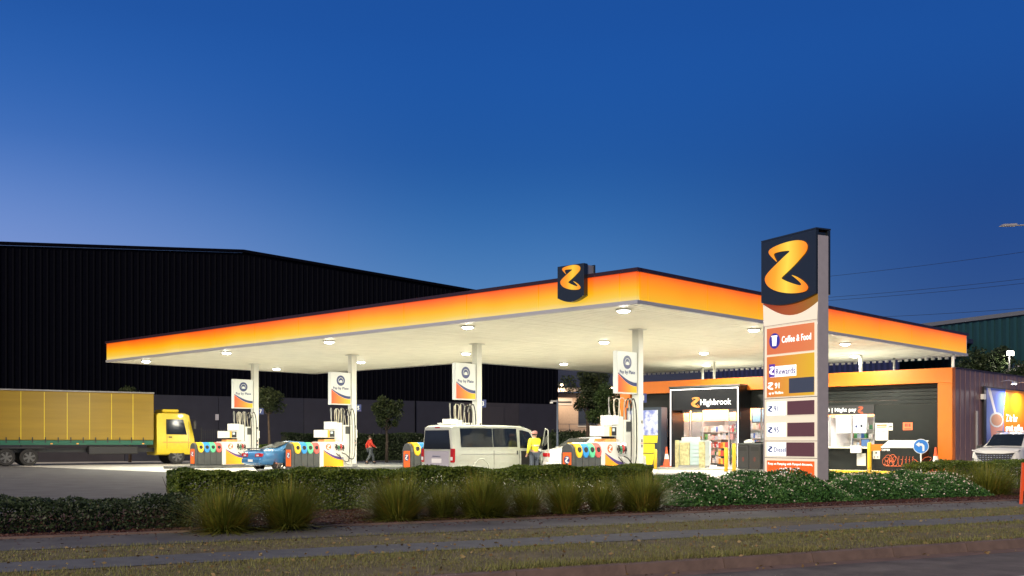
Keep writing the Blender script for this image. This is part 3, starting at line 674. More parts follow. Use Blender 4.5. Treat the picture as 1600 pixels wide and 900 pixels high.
for i in range(1,4): copy_tree(f0, W(colx[i]+.02,IDY[i],.12), TH, ['','white fuel pump hidden behind the van, only its hoses showing above the roof','white fuel pump right of the blue coupe, orange swoosh fully visible','white fuel pump farthest left, partly behind the blue coupe'][i])

# ================================================================ PYLON price sign
PT = math.atan2(-rx[0], rx[1]); pbase = (.2893*26, 26.0, 0)
# local: x from far edge (0) to near edge (pw) of the face, y = thickness going right; origin at the near right edge
py = thing('price_pylon_sign', 'tall white and black price pylon with glowing orange Z', 'sign', (pbase[0],pbase[1],-.02), PT)
pw = 2.02
def PX(a): return -pw*(1-a)      # a 0..1 across the face
def PZ(a): return a+.10
ptop = 6.50; pbot = .34
pwh = mat('pylon_white', (.62,.58,.50), .4, emit=lin((225,208,178)), estr=.72); pgrey = mat('pylon_side_grey', (.42,.39,.39), .4, .3, var=.05)
MB().box(PX(.02),PX(.985),.03,.33,pbot+.10,4.85,pwh).obj('cabinet', py)
MB().box(PX(.985)+.002,PX(1)+.005,.01,.35,pbot+.10,ptop-.02,pgrey).obj('side_panel', py, bevel=.008)
MB().box(PX(.0),PX(.018),.01,.35,pbot+.10,ptop-.9,pgrey).obj('side_panel', py, bevel=.008)
MB().box(PX(.45),PX(.99),.08,.28,-.3,pbot+.098,mat('plinth_brown',(.10,.075,.06),.8,var=.2)).obj('plinth', py)
MB().box(PX(.0)+.0,PX(1)-.04,.04,.32,4.86,ptop+.06,signblack).obj('head_core', py)
N = 14; arc = [(PX(i/N), 5.02-.24*math.sin(math.pi*(.12+.76*i/N))+.10) for i in range(N+1)]
for ya,yb in ((-.06,.036),(.324,.42)):
    MB().prism(arc+[(PX(1),ptop+.12),(PX(0),ptop+.12)], ya, yb, signblack).obj('head_panel', py, bevel=.008)
MB().box(PX(0)-.0,PX(1)+.012,-.06,.42,ptop+.123,ptop+.16,signblack).obj('head_cap', py)
og = gradmat('pylon_orange_arc', 0, [(0,lin((215,70,30))),(.5,lin((240,110,40))),(1,lin((210,150,40)))], -pw, 0, .45)
arc2 = [(x_, z_-.008) for x_,z_ in arc]; arc3 = [(PX(i/N), 4.98-.46*math.sin(math.pi*(.04+.80*i/N))**1.0+.08) for i in range(N+1)]
MB().prism(arc2+arc3[::-1], .0, .028, og).obj('orange_arc', py)
MB().prism(arc3+[(PX(.985),4.42),(PX(.015),4.42)], .004,.029, pwh).obj('white_apron', py)
zlogo(py, (PX(.475),-.063,5.82), 1.34, gradmat('big_emblem_glow', 0, [(0,lin((255,125,15))),(.3,lin((255,165,30))),(.55,lin((255,215,70))),(.8,lin((255,165,30))),(1,lin((255,110,10)))], -.85,.85,1.1), depth=.03, wx=1.45)
zb = zlogo(py, (PX(.515),.423,5.82), 1.34, MT['big_emblem_glow'], R(180), depth=.03, wx=1.45)
# lit panels (front), positions read across the face
orp = gradmat('panel_orange', 0, [(0,lin((250,128,80))),(.6,lin((255,136,84))),(1,lin((255,150,90)))], -pw,0,.8)
yop = gradmat('panel_amber', 0, [(0,lin((250,125,60))),(.35,lin((255,165,60))),(1,lin((255,205,40)))], -pw,0,.8)
whp = emat('panel_white', (1,1,1), .9, (.8,.8,.8)); prp = emat('panel_purple', lin((90,50,170)), .8); blp = emat('logo_blue', lin((60,55,170)), .7)
led = mat('led_window', (.03,.012,.014), .25, emit=lin((104,66,72)), estr=.8); led2 = mat('led_window_dark', (.03,.035,.05), .25, emit=lin((62,68,85)), estr=.7)
nvt = mat('navy_letter', (.02,.06,.22), .5, emit=lin((30,60,120)), estr=.3); wht = emat('white_letter', (1,.98,.92), 1.0, (.8,.8,.8))
ofr = mat('lit_orange_red', (.7,.12,.02), .4, emit=lin((240,85,22)), estr=.75)
def pan(name, a0, a1, z0, z1, m, y=.022): return MB().box(PX(a0),PX(a1),y,.028,z0,z1,m).obj(name, py)
pan('coffee_panel', .07,.93,3.66,4.34,orp,.012)
pan('rewards_panel', .07,.93,2.55,3.60,yop,.012)
d_ = MB().prism(disc(PX(.22),4.00,.20,.20,28),.004,.011,blp).obj('round_badge', py)
MB().prism([(PX(.175),4.10),(PX(.265),4.10),(PX(.255),3.87),(PX(.185),3.87)],-.002,.003,wht).box(PX(.165),PX(.275),-.002,.003,4.105,4.14,wht).obj('cup_symbol', py)
text('Coffee & Food', .235, wht, py, (PX(.355),.006,3.93), 0, bold=.003, sx=.70)
pan('rewards_plate', .14,.62,3.06,3.34,whp,.004); pan('rewards_mark', .12,.225,3.07,3.40,prp,-.001)
zlogo(py,(PX(.172),-.003,3.235),.22,wht,depth=.003,wx=1.05)
text('Rewards', .235, mat('rewards_letter',(.06,.04,.2),.5,emit=lin((70,60,140)),estr=.4), py, (PX(.245),.000,3.12), 0, sx=.82)
zlogo(py,(PX(.14),.008,2.84),.19,wht,depth=.003,wx=1.4); text('91', .20, wht, py, (PX(.225),.008,2.77), 0, bold=.004)
text('up to 95c/litre', .10, wht, py, (PX(.11),.008,2.62), 0, sx=.85)
pan('discount_display', .49,.93,2.62,3.0,led2,.004)
MB().box(PX(.02),PX(.985),.024,.029,2.50,2.515,darkgrey).box(PX(.02),PX(.985),.024,.029,1.40,1.412,darkgrey).box(PX(.02),PX(.985),.024,.029,.965,.977,darkgrey).box(PX(.02),PX(.985),.0,.003,4.40,4.412,trim).obj('panel_seams', py)
for z0,z1,tx,wd in ((2.07,2.42,'91',.42),(1.52,1.87,'95',.42),(1.02,1.37,'Diesel',.43)):
    pan('grade_plate', .07,wd,z0,z1,whp,.014); pan('price_display', .455 if wd<.43 else .435,.93,z0-.0,z1,led,.010)
    zlogo(py,(PX(.135),.011,(z0+z1)/2),.16,nvt,depth=.003,wx=1.4); text(tx, .20 if tx!='Diesel' else .175, nvt, py, (PX(.205),.010,(z0+z1)/2-.07), 0, sx=.95)
pan('notice_panel', .07,.93,.50,.90,ofr,.014)
text('Keep on Pumping with Pumped discounts,', .088, wht, py, (PX(.5),.010,.79), 0, 'CENTER', sx=1.0)
text('now 91, 95 and 98.', .088, wht, py, (PX(.5),.010,.67), 0, 'CENTER')
pan('rewards_plate', .30,.46,.53,.63,whp,.008); pan('rewards_mark', .255,.298,.53,.65,mat('dark_mark',(.02,.02,.03),.5),.008); text('Rewards', .07, nvt, py, (PX(.315),.006,.56), 0); text('is coming soon.', .08, wht, py, (PX(.48),.010,.56), 0)

# ================================================================ SHOP
YS = 18.7
def S(u): return fx(u, YS)
xr = S(1488); xp_ = S(1465); xl = S(969); xli = S(984)
zt = fz(574, xr, YS); zbnd = fz(598, xp_, YS)
X0 = xr      # local origin = right front corner
shop = thing('petrol_station_shop', 'low charcoal shop with orange frame, lit entrance portal and night pay window', 'shop', W(X0,YS,0), TH)
def sx(u, dy=0): return fx(u, YS+dy)-X0
def sz(v, u, dy=0): return fz(v, fx(u,YS+dy), YS+dy)
L = xl-X0; D = 14.0; WD = .35
uW0,uW1 = 1168,1212      # window right of the portal (continues behind the pylon)
nx0,nx1 = sx(1262,WD), sx(1366,WD); nzb,nzt = sz(698,1366,WD), sz(648,1366,WD); nst = sz(632,1366,WD)
pxl,pxr = sx(1046,-.7), sx(1155,-.7); pzt = sz(607,1050,-.7)
wx0,wx1 = sx(1164,WD), sx(1214,WD); wzb,wzt = sz(690,1185,WD), sz(638,1185,WD)
FRT = .12
MB().box(L,0.0,0,.34,zbnd,zt,orange).obj('orange_band', shop, bevel=.01)
MB().box(xp_-X0,0,0.0,.34,.0,zbnd-.003,orange).obj('orange_pillar', shop, bevel=.01)
MB().box(L,xli-X0,0,.34,.0,zbnd-.003,orange).obj('orange_pillar', shop, bevel=.01)
# front wall pieces round the openings (dark cladding)
xL = xli-X0; xR = xp_-X0
def wall(x0,x1,z0,z1,name='wall_panel'):
    n = max(1, round((x1-x0)/2.4))
    for i in range(n): MB().box(x0+(x1-x0)*i/n+.006, x0+(x1-x0)*(i+1)/n-.006, WD, WD+.14, z0, z1, charcoal).obj(name, shop)
dx0,dx1 = sx(1060,WD),sx(1154,WD)     # opening inside the portal
dzt = sz(641,1100,0)
wall(xL,dx0,.1,zbnd); wall(dx0,dx1,dzt+.6,zbnd)
wall(wx0,wx1,.1,wzb-.006); wall(wx0,wx1,wzt+.006,zbnd); wall(dx1+.01,wx0-.01,.1,zbnd)
wall(wx1,nx0,.1,zbnd)
wall(nx0,nx1,.1,nzb-.012); wall(nx1,xR,.1,sz(630,1460,WD))
# horizontal boards above night pay area
zb0 = sz(630,1460,WD)
for i in range(5):
    z0 = zb0+.006+(zbnd-zb0)*i/5; MB().box(nx0,xR,WD-.01*(i%2)-.01,WD+.13,z0,z0+(zbnd-zb0)/5-.012,charcoal).obj('cladding_board', shop, bevel=.006)
wall(nx0,nx1,nst+.01,zb0-.003)
MB().box(nx0,nx1,WD-.03,WD+.10,nzt+.03,nst,black).obj('night_pay_header', shop)
text('te p\u014d | Night pay', .24, wht, shop, (sx(1338,WD)+.0,WD-.034,(nzt+nst)/2-.06), 0, 'RIGHT', bold=.004)
zlogo(shop,(sx(1345,WD),WD-.034,(nzt+nst)/2),.32,mat('dull_orange_emblem',(.35,.06,.02),.5),depth=.004)
# roof, sides, back
MB().box(L+.01,-.01,.345,D,zt-.32,zt-.10,mat('white_roof_sheet',(.7,.7,.68),.5)).obj('roof', shop)
purp = mat('side_cladding', (.16,.10,.105), .38, 0, var=.1, scale=1.5)
sw = MB()
npan = 24
for i in range(npan):
    y0 = .36+(D-.36)*i/npan; y1 = .36+(D-.36)*(i+1)/npan
    sw.box(-.10,.0,y0,y1-.02,.0,zt-.02,purp); sw.box(.0,.018,y1-.055,y1-.025,.0,zt-.03,purp)
sw.obj('ribbed_side_wall', shop)['kind'] = 'stuff'
MB().box(-.12,.03,.36,D,zt-.018,zt+.03,capm).obj('parapet_cap', shop)
MB().box(L,L+.12,.36,D,0,zt,charcoal).obj('side_wall', shop); MB().box(L+.13,-.11,D-.1,D,0,zt-.33,charcoal).obj('rear_wall', shop)
# downpipe on side wall and alarm box
yp = fy(1524, X0)-YS; MB().tube([(.06,yp,.1),(.06,yp,fz(642,X0,YS+yp))],.06,greysteel,10).obj('downpipe', shop)
yq = fy(1533, X0)-YS; MB().box(.02,.16,yq-.12,yq+.15,fz(624,X0,YS+yq),fz(616,X0,YS+yq),white).obj('wall_lamp_box', shop)
# entrance portal
gsteel = mat('portal_steel', (.028,.029,.032), .28, .8, var=.1, scale=1)
b = MB(); tk = .30; PB = -.7
b.box(pxl,pxl+.16,PB,WD-.003,.1,pzt,gsteel); b.obj('portal_side', shop)
MB().box(pxr-.16,pxr,PB,WD-.003,.1,pzt,gsteel).obj('portal_side', shop)
MB().box(pxl+.162,pxr-.162,PB+.02,WD-.003,dzt,pzt-.01,gsteel).obj('portal_sign_panel', shop)
MB().box(pxl-.03,pxr+.03,PB-.02,WD-.003,pzt+.003,pzt+.09,darkgrey).obj('portal_roof', shop)
ledw = emat('led_strip', (1,.93,.9), 2.6)
MB().box(pxl+.05,pxl+.10,PB-.012,PB-.002,.15,pzt-.11,ledw).box(pxr-.10,pxr-.05,PB-.012,PB-.002,.15,pzt-.11,ledw).box(pxl+.05,pxr-.05,PB-.012,PB-.002,pzt-.105,pzt-.055,ledw).obj('led_strip', shop)
ztx = sz(633,1115,PB)
text('Highbrook', .41, emat('sign_white_glow',(1,.98,.95),1.6), shop, (sx(1093.5,PB),PB+.012,ztx+.02), 0, bold=.004, depth=.012, sx=.90)
zlogo(shop,(sx(1086.5,PB),PB+.014,ztx+.17),.52,gradmat('shop_emblem_glow',0,[(0,lin((255,130,30))),(.5,lin((255,190,90))),(1,lin((255,120,30)))],-.3,.3,1.3),depth=.02,wx=1.2)
# doors and glazing inside the portal
al = mat('door_aluminium',(.5,.5,.5),.3,.8)
ydr = .20
for u0,u1 in ((1060,1078),(1080,1098),(1138,1154)):
    a,c = sx(u0,ydr),sx(u1,ydr)
    f = MB().box(a,a+.05,ydr,ydr+.05,.12,dzt,al).box(c-.05,c,ydr,ydr+.05,.12,dzt,al).box(a+.052,c-.052,ydr,ydr+.05,.12,.24,al).box(a+.052,c-.052,ydr,ydr+.05,dzt-.12,dzt,al).obj('door_frame', shop)
    MB().box(a+.05,c-.05,ydr+.02,ydr+.028,.24,dzt-.12,winglass).obj('glass_pane', f)
def window(x0,x1,z0,z1,n):
    f = MB()
    for i in range(n+1): q = x0+(x1-x0)*i/n; f.box(q-.03,q+.03,WD+.02,WD+.10,z0,z1,al)
    f.box(x0,x1,WD+.015,WD+.018,z0-.05,z0,al); fr = f.obj('window_frame', shop)
    for i in range(n): MB().box(x0+(x1-x0)*i/n+.03,x0+(x1-x0)*(i+1)/n-.03,WD+.05,WD+.058,z0,z1,winglass).obj('glass_pane', fr)
window(wx0,wx1,wzb,wzt,2); window(nx0,nx1,nzb,nzt,3)
MB().box(nx0,nx1+.05,WD-.30,WD-.002,nzb-.08,nzb-.005,mat('counter_white',(.62,.62,.52),.4)).obj('pay_counter', shop, bevel=.01)
MB().box(sx(1331,.1),sx(1348,.1),WD-.42,WD-.305,nzb-.28,nzb+.04,white).obj('pay_drawer', shop, bevel=.02)
MB().box(sx(1335,.1),sx(1349,.1),WD-.012,WD-.003,nzb-.85,nzb-.30,white).obj('notice', shop)
# interior
inw = mat('interior_wall',(.75,.70,.66),.6); inf = mat('interior_floor',(.35,.32,.30),.3); 
MB().box(L+.2,-.2,WD+.2,8,.09,.12,inf).obj('interior_floor', shop); MB().box(L+.2,-.2,7.0,7.1,.12,3.3,inw).obj('interior_wall', shop)
MB().box(L+.2,-.2,WD+.2,7,3.3,3.36,inw).obj('ceiling', shop)
MB().box(sx(1010),sx(1215),2.2,2.5,2.45,3.1,mat('interior_orange',(.75,.22,.05),.5)).obj('bulkhead', shop)
MB().box(sx(1225),sx(1380),3.0,3.2,2.55,3.1,MT['interior_orange']).obj('bulkhead', shop)
cl = emat('ceiling_panel_light',(1,.95,.9),5)
for i,u in enumerate((1075,1110,1150,1190,1290,1340)):
    a = sx(u,2); MB().box(a-.5,a+.5,1.2,1.5,3.27,3.298,cl).obj('ceiling_light', shop); MB().box(a-.5,a+.5,4.0,4.3,3.27,3.298,cl).obj('ceiling_light', shop)
    area('shop_lamp', W(X0+a,YS+1.7,3.24), 1.4, 420, (1,.92,.85), (0,0,TH), shape='RECTANGLE', sy=1.4)
# partitions closing off unseen rooms
MB().box(sx(1016),sx(1016)+.1,WD+.2,7,.12,3.3,inw).box(sx(1240),sx(1240)+.1,WD+.2,7,.12,3.3,inw).box(sx(1395),sx(1395)+.1,WD+.2,7,.12,3.3,inw).obj('partition', shop)
# shelving with merchandise (own things inside the shop)
pk = [mat('pack_%s'%n_, c_, .5) for n_, c_ in (('red',(.6,.05,.04)),('blue',(.05,.15,.5)),('green',(.08,.35,.12)),('amber',(.75,.4,.04)),('white',(.7,.7,.7)),('brown',(.3,.16,.1)),('pink',(.7,.4,.38)),('cream',(.75,.68,.55)),('pale_blue',(.5,.6,.7)),('snow',(.8,.8,.78)))]
def shelf(x, y, wd, h, nlev, label, rz=0, dp=.35, name='merchandise_shelf'):
    t = thing(name, label, 'shop shelf', W(X0+x,YS+y,.12), TH+rz)
    f = MB().box(-wd/2,wd/2,dp-.03,dp,0,h,white)
    for k in range(nlev): f.box(-wd/2,wd/2,0,dp-.032,.08+k*h/nlev,.10+k*h/nlev,white)
    f.obj('rack', t)
    g_ = MB()
    for k in range(nlev):
        q = -wd/2+.03
        while q < wd/2-.1:
            w_ = random.uniform(.08,.2); hh = random.uniform(.4,.85)*h/nlev; 
            if random.random() > .08: g_.box(q,min(q+w_,wd/2-.01),.02,.2,.102+k*h/nlev,.102+k*h/nlev+hh,random.choice(pk+pk[-4:]*2))
            q += w_+.012
    o = g_.obj('packets', t); o['kind'] = 'stuff'
shelf(sx(1112,4),4.5,2.6,2.1,5,'stocked white shelf straight ahead through the open shop door')
shelf(sx(1085,2.6),2.9,1.2,1.3,3,'low stocked shelf behind the left door glass')
shelf(sx(1185,3),3.4,3.2,2.2,5,'stocked shelf behind the window above the black bins')
shelf(sx(1150,5),5.6,2.4,2.2,5,'stocked shelf at the back between door and window')
shelf(sx(1320,5),5.6,3.0,2.2,5,'stocked shelf behind the night pay counter')
t = thing('display_stand','dark stand of orange packets just inside the open doorway','display stand',W(fx(1131,YS+.9),YS+.9,.12),TH)
MB().box(-.28,.28,-.2,.25,0,.12,black).box(-.28,.28,.2,.25,.122,1.35,black).box(-.28,.28,-.15,.198,.5,.52,black).box(-.28,.28,-.1,.198,.9,.92,black).obj('stand_frame', t)
g_ = MB()
for k,z in enumerate((.125,.524,.924)):
    for i in range(4): g_.box(-.25+i*.13,-.14+i*.13,-.1,.15,z,z+.28,[MT['orange_paint'],pk[3],pk[0]][(i+k)%3])
g_.obj('packets', t)['kind'] = 'stuff'
t = thing('wall_screen','dark menu screen hanging inside the window over the bins','screen',W(fx(1190,YS+1.6),YS+1.6,2.3),TH)
MB().box(-.55,.55,0,.06,0,.7,black).obj('screen_case', t); MB().box(-.50,.50,-.006,-.001,.05,.65,mat('screen_face',(.1,.14,.18),.2,emit=(.12,.18,.22),estr=.5)).obj('screen_face', t); MB().tube([(0,.03,.7),(0,.03,.98)],.02,black,6).obj('hanger', t)
t = thing('menu_board','bright white poster board inside the night pay window','poster',W(fx(1330,YS+1.6),YS+1.6,1.75),TH)
MB().box(-.75,.75,0,.04,0,.85,white).obj('board', t); MB().box(-.72,.72,-.005,-.001,.03,.82,emat('board_face',(1,.97,.97),.9)).obj('board_face', t)
MB().prism(disc(.25,.32,.05,.06,10),-.009,-.006,navy).prism(disc(.5,.34,.05,.07,10),-.009,-.006,black).obj('print_mark', t)
t = thing('till_monitor','blue lit till screen on the night pay counter','monitor',W(fx(1352,YS+.9),YS+.9,1.02),TH)
MB().box(-.2,.2,0,.04,.12,.46,black).box(-.03,.03,.0,.06,0,.118,black).obj('monitor_case', t); MB().box(-.18,.18,-.005,-.001,.14,.44,emat('till_screen',(.2,.35,.7),.8)).obj('screen_face', t)
# posts from the shop roof to the canopy
pl_ = ['roof post left of the pylon, in the gap above the entrance','second roof post beside the one above the entrance','roof post right of the pylon, under the canopy edge','dim roof post near the right end of the gap','roof post at the right hand corner of the shop']
for i,(u,yy,rr) in enumerate(((1116,22,.07),(1098,25.5,.07),(1345,23,.075),(1397,25.8,.06),(1489,25.4,.075))):
    px = min(fx(u,yy), -1.3 if i==4 else 99); px = fx(u,yy)
    t = tag(MB().tube([(0,0,zt-.11),(0,0,ZC+.015)],rr,white if i!=3 else greysteel,12).obj('roof_post',loc=W(px,yy,0),smooth=True), pl_[i], 'post', 'posts holding the canopy above the shop roof')
# walkway with yellow kerb
walkx0,walkx1 = fx(1003,16),2.2
wk = MB().box(walkx0-X0,walkx1-X0,-1.5,WD,.005,.10,concrete); structure(wk.obj('walkway', loc=W(X0,YS,0), rz=TH))
q = walkx0-X0+8.2; i = 0
yk = MB().box(0,1.985,-1.66,-1.503,.005,.13,yellow)
kb = None
while q < walkx1-X0-.5:
    if kb is None:
        kroot = bpy.data.objects.new('yellow_kerb', None); col.objects.link(kroot); kroot.location = W(X0,YS,0); kroot.rotation_euler = (0,0,TH); kroot['kind'] = 'structure'
        kb = yk.obj('kerb_stone', kroot, (q,0,0), bevel=.015)
    else: o = kb.copy(); col.objects.link(o); o.parent = kroot; o.location = (q,0,0)
    q += 2.0

# ---- things in front of the shop
def at(u, y): return W(fx(u,y), y, 0)
def bollard(u, y, label, h=1.15, z=0):
    t = thing('bollard', label, 'bollard', at(u,y), TH, 'yellow steel bollards before the shop'); t.location.z = z
    MB().lathe([(.085,0),(.085,h-.05),(.06,h-.01),(.0,h)],(0,0,0),yellow,16).obj('post', t, smooth=True); MB().lathe([(.13,0),(.13,.015)],(0,0,0),steel,16).obj('base_plate', t)
    return t
bollard(1024, 17.0, 'yellow bollard beside the yellow ice box, left of the traffic cone', 1.0)
bollard(1134.5, 15.5, 'yellow bollard at the left of the pair before the shop doorway', 1.1)
bollard(1147, 15.2, 'yellow bollard at the right of the pair before the shop doorway', 1.3)
bollard(1196, 15.6, 'yellow bollard half hidden by the price sign, beside the black bins', 1.3)
bollard(1358.5, 16.4, 'yellow bollard in front of the night pay window', 1.35)
conew = mat('cone_white',(.7,.68,.62),.5); coneo = mat('cone_orange',(.75,.09,.02),.45)
def cone(u, y, label, z=.1, s=1.0):
    t = thing('traffic_cone', label, 'traffic cone', at(u,y), TH, 'orange traffic cones'); t.location.z = z; t.scale = (s,s,s)
    MB().box(-.19,.19,-.19,.19,0,.04,coneo).obj('cone_base', t, bevel=.01)
    MB().lathe([(.14,.041),(.095,.32)],(0,0,0),coneo,20).obj('cone_body', t, smooth=False); MB().lathe([(.063,.52),(.025,.80),(.02,.80)],(0,0,0),coneo,20).obj('cone_tip', t)
    MB().lathe([(.0945,.321),(.064,.519)],(0,0,0),conew,20).obj('reflective_band', t)
cone(1041.5, 17.9, 'orange traffic cone left of the entrance portal', s=1.25)
cone(1462, 17.7, 'orange traffic cone before the right hand orange pillar', s=1.3)
# backlit ice cabinet with yellow front
ix = fx(1000,18.2); 
t = thing('advertising_cabinet','tall dark cabinet with backlit wintry picture above bright yellow panels','advertising cabinet',W(fx(1003,18.1),18.1,.1),TH)
zi0,zi1 = fz(680,fx(1010,18.1),18.1)-.1, fz(641,fx(1010,18.1),18.1)-.1
xi = fx(1030,18.1)-fx(1003,18.1)
def icemat():
    m = bpy.data.materials.new('wintry_picture'); m.use_nodes = True; nt = m.node_tree; b_ = nt.nodes['Principled BSDF']
    tcx = nt.nodes.new('ShaderNodeTexCoord'); n_ = nt.nodes.new('ShaderNodeTexNoise'); n_.inputs['Scale'].default_value = 2.6; n_.inputs['Detail'].default_value = 8; nt.links.new(tcx.outputs['Object'], n_.inputs['Vector'])
    r_ = ramp(nt, [(.40,lin((120,140,225))),(.48,lin((215,220,250))),(.56,(1,1,1))]); nt.links.new(n_.outputs[0], r_.inputs[0]); nt.links.new(r_.outputs[0], b_.inputs['Emission Color']); b_.inputs['Emission Strength'].default_value = .85; b_.inputs['Base Color'].default_value=(.1,.1,.1,1); return m
MB().box(-1.0,xi+.12,0,.55,.0,zi1+.14,mat('cabinet_navy',(.02,.035,.06),.4)).obj('cabinet_body', t)
MB().box(-.9,xi-.08,-.02,-.003,zi0,zi1,icemat()).obj('backlit_picture', t)
ym = mat('yellow_panel',(.72,.58,.02),.4,emit=lin((225,195,20)),estr=.35)
for i,(a,c) in enumerate(((.06,.42),(.44,.74),(.76,1.0))): MB().prism([(-.9,zi0*a),(xi-.08-(.34 if i<2 else .08)*(1 if i==0 else .6),zi0*a),(xi-.08-(.0 if i==2 else .2),zi0*c-.02),(-.9,zi0*c-.02)],-.03,-.003,ym).obj('yellow_panel', t)
MB().box(-.86,-.3,-.036,-.031,zi0*.86,zi0*.89,black).box(-.55,-.1,-.036,-.031,zi0*.60,zi0*.62,mat('ochre_line',(.4,.3,.02),.5)).obj('print_line', t)
# green wall notice left of portal
t = thing('fire_extinguisher_cabinet','slim white and green notice board on the dark wall left of the portal','notice',W(fx(1040,YS+.3),YS+.3,fz(683,fx(1040,YS+.3),YS+.3)),TH)
MB().box(-.11,.11,0,.045,0,.95,white).obj('board', t); MB().box(-.09,.09,-.006,-.001,.06,.6,mat('green_print',(.05,.3,.15),.5)).obj('green_panel', t)
# display cabinet by doors
t = thing('gas_bottle_display','white wire display cabinet with yellow posters before the entrance glass','display cabinet',W(fx(1057,17.4),17.4,.1),TH)
xw = fx(1100,17.4)-fx(1057,17.4); zh = 1.32
MB().box(.0,xw,0,.5,.0,.1,greysteel).box(.0,xw,.1,.5,.1,zh,mat('pale_cabinet',(.42,.48,.47),.4)).obj('cabinet_body', t, bevel=.01)
flo = mat('yellow_poster',(.42,.38,.20),.5,var=.35,scale=7)
MB().box(-.06,.10,-.03,.08,.0,zh+.02,flo).obj('corner_board', t); MB().box(.14,xw*.45,.06,.098,.12,zh-.1,flo).obj('poster', t)
for k in range(6): MB().box(xw*.48,xw*.80,.05,.098,.14+k*.19,.14+k*.19+.17,mat('drawer_pale',(.38,.48,.50),.35)).obj('drawer', t)
MB().box(xw*.83,xw+.02,-.03,.08,.0,zh-.05,flo).obj('corner_board', t)
MB().box(.2,xw*.7,.15,.4,zh+.003,zh+.16,white).obj('top_box', t)
# black litter bins
for i,u in enumerate((1166,1184)):
    t = thing('litter_bin',['square black litter bin nearest the portal','square black litter bin closest to the price sign'][i],'litter bin',W(fx(u,17.3),17.3,.1),TH,'black litter bins by the shop window')
    MB().box(-.30,.30,-.28,.28,0,1.12,black).obj('bin_body', t, bevel=.03); MB().box(-.32,.32,-.30,.30,1.123,1.20,darkgrey).obj('bin_lid', t, bevel=.03)
    MB().box(-.2,.2,-.292,-.281,.84,1.02,rubber).obj('slot', t)
    MB().prism(disc(0,.45,.06,.11,14),-.288,-.281,mat('bin_symbol',(.12,.02,.015),.5)).obj('symbol', t)
t = thing('windscreen_towel_box','pale box of paper towels lying on top of the bin nearest the portal','box',W(fx(1170,17.3),17.3,1.303),TH)
MB().box(-.2,.24,-.12,.12,0,.10,white).prism([(-.18,.101),(.2,.101),(.1,.17),(-.08,.15)],-.08,.08,conew).obj('box_body', t, bevel=.02)
# papers on dark wall
def notice(u0,u1,v0,v1,m,label,lines,lm_):
    a,c = fx(u0,YS+WD),fx(u1,YS+WD); z0,z1 = fz(v1,c,YS+WD),fz(v0,c,YS+WD)
    t = thing('wall_notice',label,'notice',W(a,YS+WD-.012,z0),TH)
    MB().box(0,c-a,0,.008,0,z1-z0,m).obj('sheet', t)
    lb = MB()
    for (p,q,r_,s_) in lines: lb.box((c-a)*p,(c-a)*q,-.004,-.001,(z1-z0)*r_,(z1-z0)*s_,lm_)
    if lines: lb.obj('print', t)
notice(1368,1388,661,688,mat('paper',(.66,.64,.55),.6),'tall white notice with orange heading right of the night pay window',[(.1,.9,.84,.92),(.1,.9,.74,.80),(.1,.7,.6,.62),(.1,.8,.5,.52),(.1,.6,.4,.42)],dorange)
notice(1388.6,1395,661,672.5,MT['paper'],'small white notice attached to the tall one by the night pay window',[(.1,.9,.4,.6)],darkgrey)
notice(1411,1426,660,672,mat('orange_notice',(.75,.17,.06),.5),'square orange notice on the dark wall right of the white papers',[(.2,.4,.45,.85),(.45,.52,.45,.85),(.6,.8,.45,.85),(.15,.85,.1,.22)],mat('dark_red_print',(.3,.03,.02),.5))
notice(1364,1375,704,717,MT['paper'],'white notice with warning marks low on the wall behind the yellow bollard',[(.35,.6,.6,.85),(.15,.3,.15,.3),(.6,.8,.15,.3)],darkgrey)
# firewood / ice chest with sloped white lid and graffiti
ya = 17.6; xa_ = fx(1377,ya); xb_ = fx(1440,ya); hz = fz(700,xa_,ya)-.1
t = thing('sloped_lid_chest','low dark chest with sloped white lid and orange graffiti below the orange notice','chest',W(xa_,ya,.1),TH)
MB().box(0,xb_-xa_,0,.75,0,hz,charcoal).obj('chest_body', t)
MB().prism([(-.03,hz+.005),(-.03,hz+.04),(.74,hz+.33),(.76,hz+.30)],-.0,xb_-xa_,mat('lid_white',(.60,.61,.52),.4),'x').obj('lid', t)
MB().box(-.62,-.02,.0,.7,hz-.12,hz+.16,orange).obj('orange_end', t); text('OFFER', .12, wht, t, (.02,-.006,hz-.12), 0)
gw = mat('graffiti_paint',(.62,.13,.04),.5); gb = MB(); W_ = xb_-xa_
def scr(pts, cyc=True):
    q = []; P_ = [Vector((p[0],-.012,p[1])) for p in pts]; P_ = [P_[0]]+P_+[P_[-1]]
    for i in range(1,len(P_)-2):
        for s_ in range(4):
            u_ = s_/4; q.append(.5*((2*P_[i])+(P_[i+1]-P_[i-1])*u_+(2*P_[i-1]-5*P_[i]+4*P_[i+1]-P_[i+2])*u_*u_+(-P_[i-1]+3*P_[i]-3*P_[i+1]+P_[i+2])*u_**3))
    gb.tube(q,.009,gw,5)
for cx_,cz_,a_,b_ in ((.22,.42,.16,.19),(.32,.55,.16,.15),(.42,.40,.15,.17),(.50,.56,.14,.16),(.60,.44,.12,.20),(.36,.36,.2,.13)):
    scr([(cx_+a_*math.cos(k*.7),cz_+b_*math.sin(k*.7)) for k in range(10)])
for x_ in (.78,.95,1.10,1.24,1.38): scr([(x_,.66),(x_-.03,.35),(x_+.02,.25),(x_+.10,.30),(x_+.14,.48),(x_+.06,.52)])
scr([(1.35,.60),(1.6,.42),(1.9,.36),(2.15,.58),(1.9,.62),(1.6,.36),(1.4,.30)]); scr([(.1,.3),(.5,.22),(1.0,.24),(1.4,.20)])
gb.obj('graffiti', t)
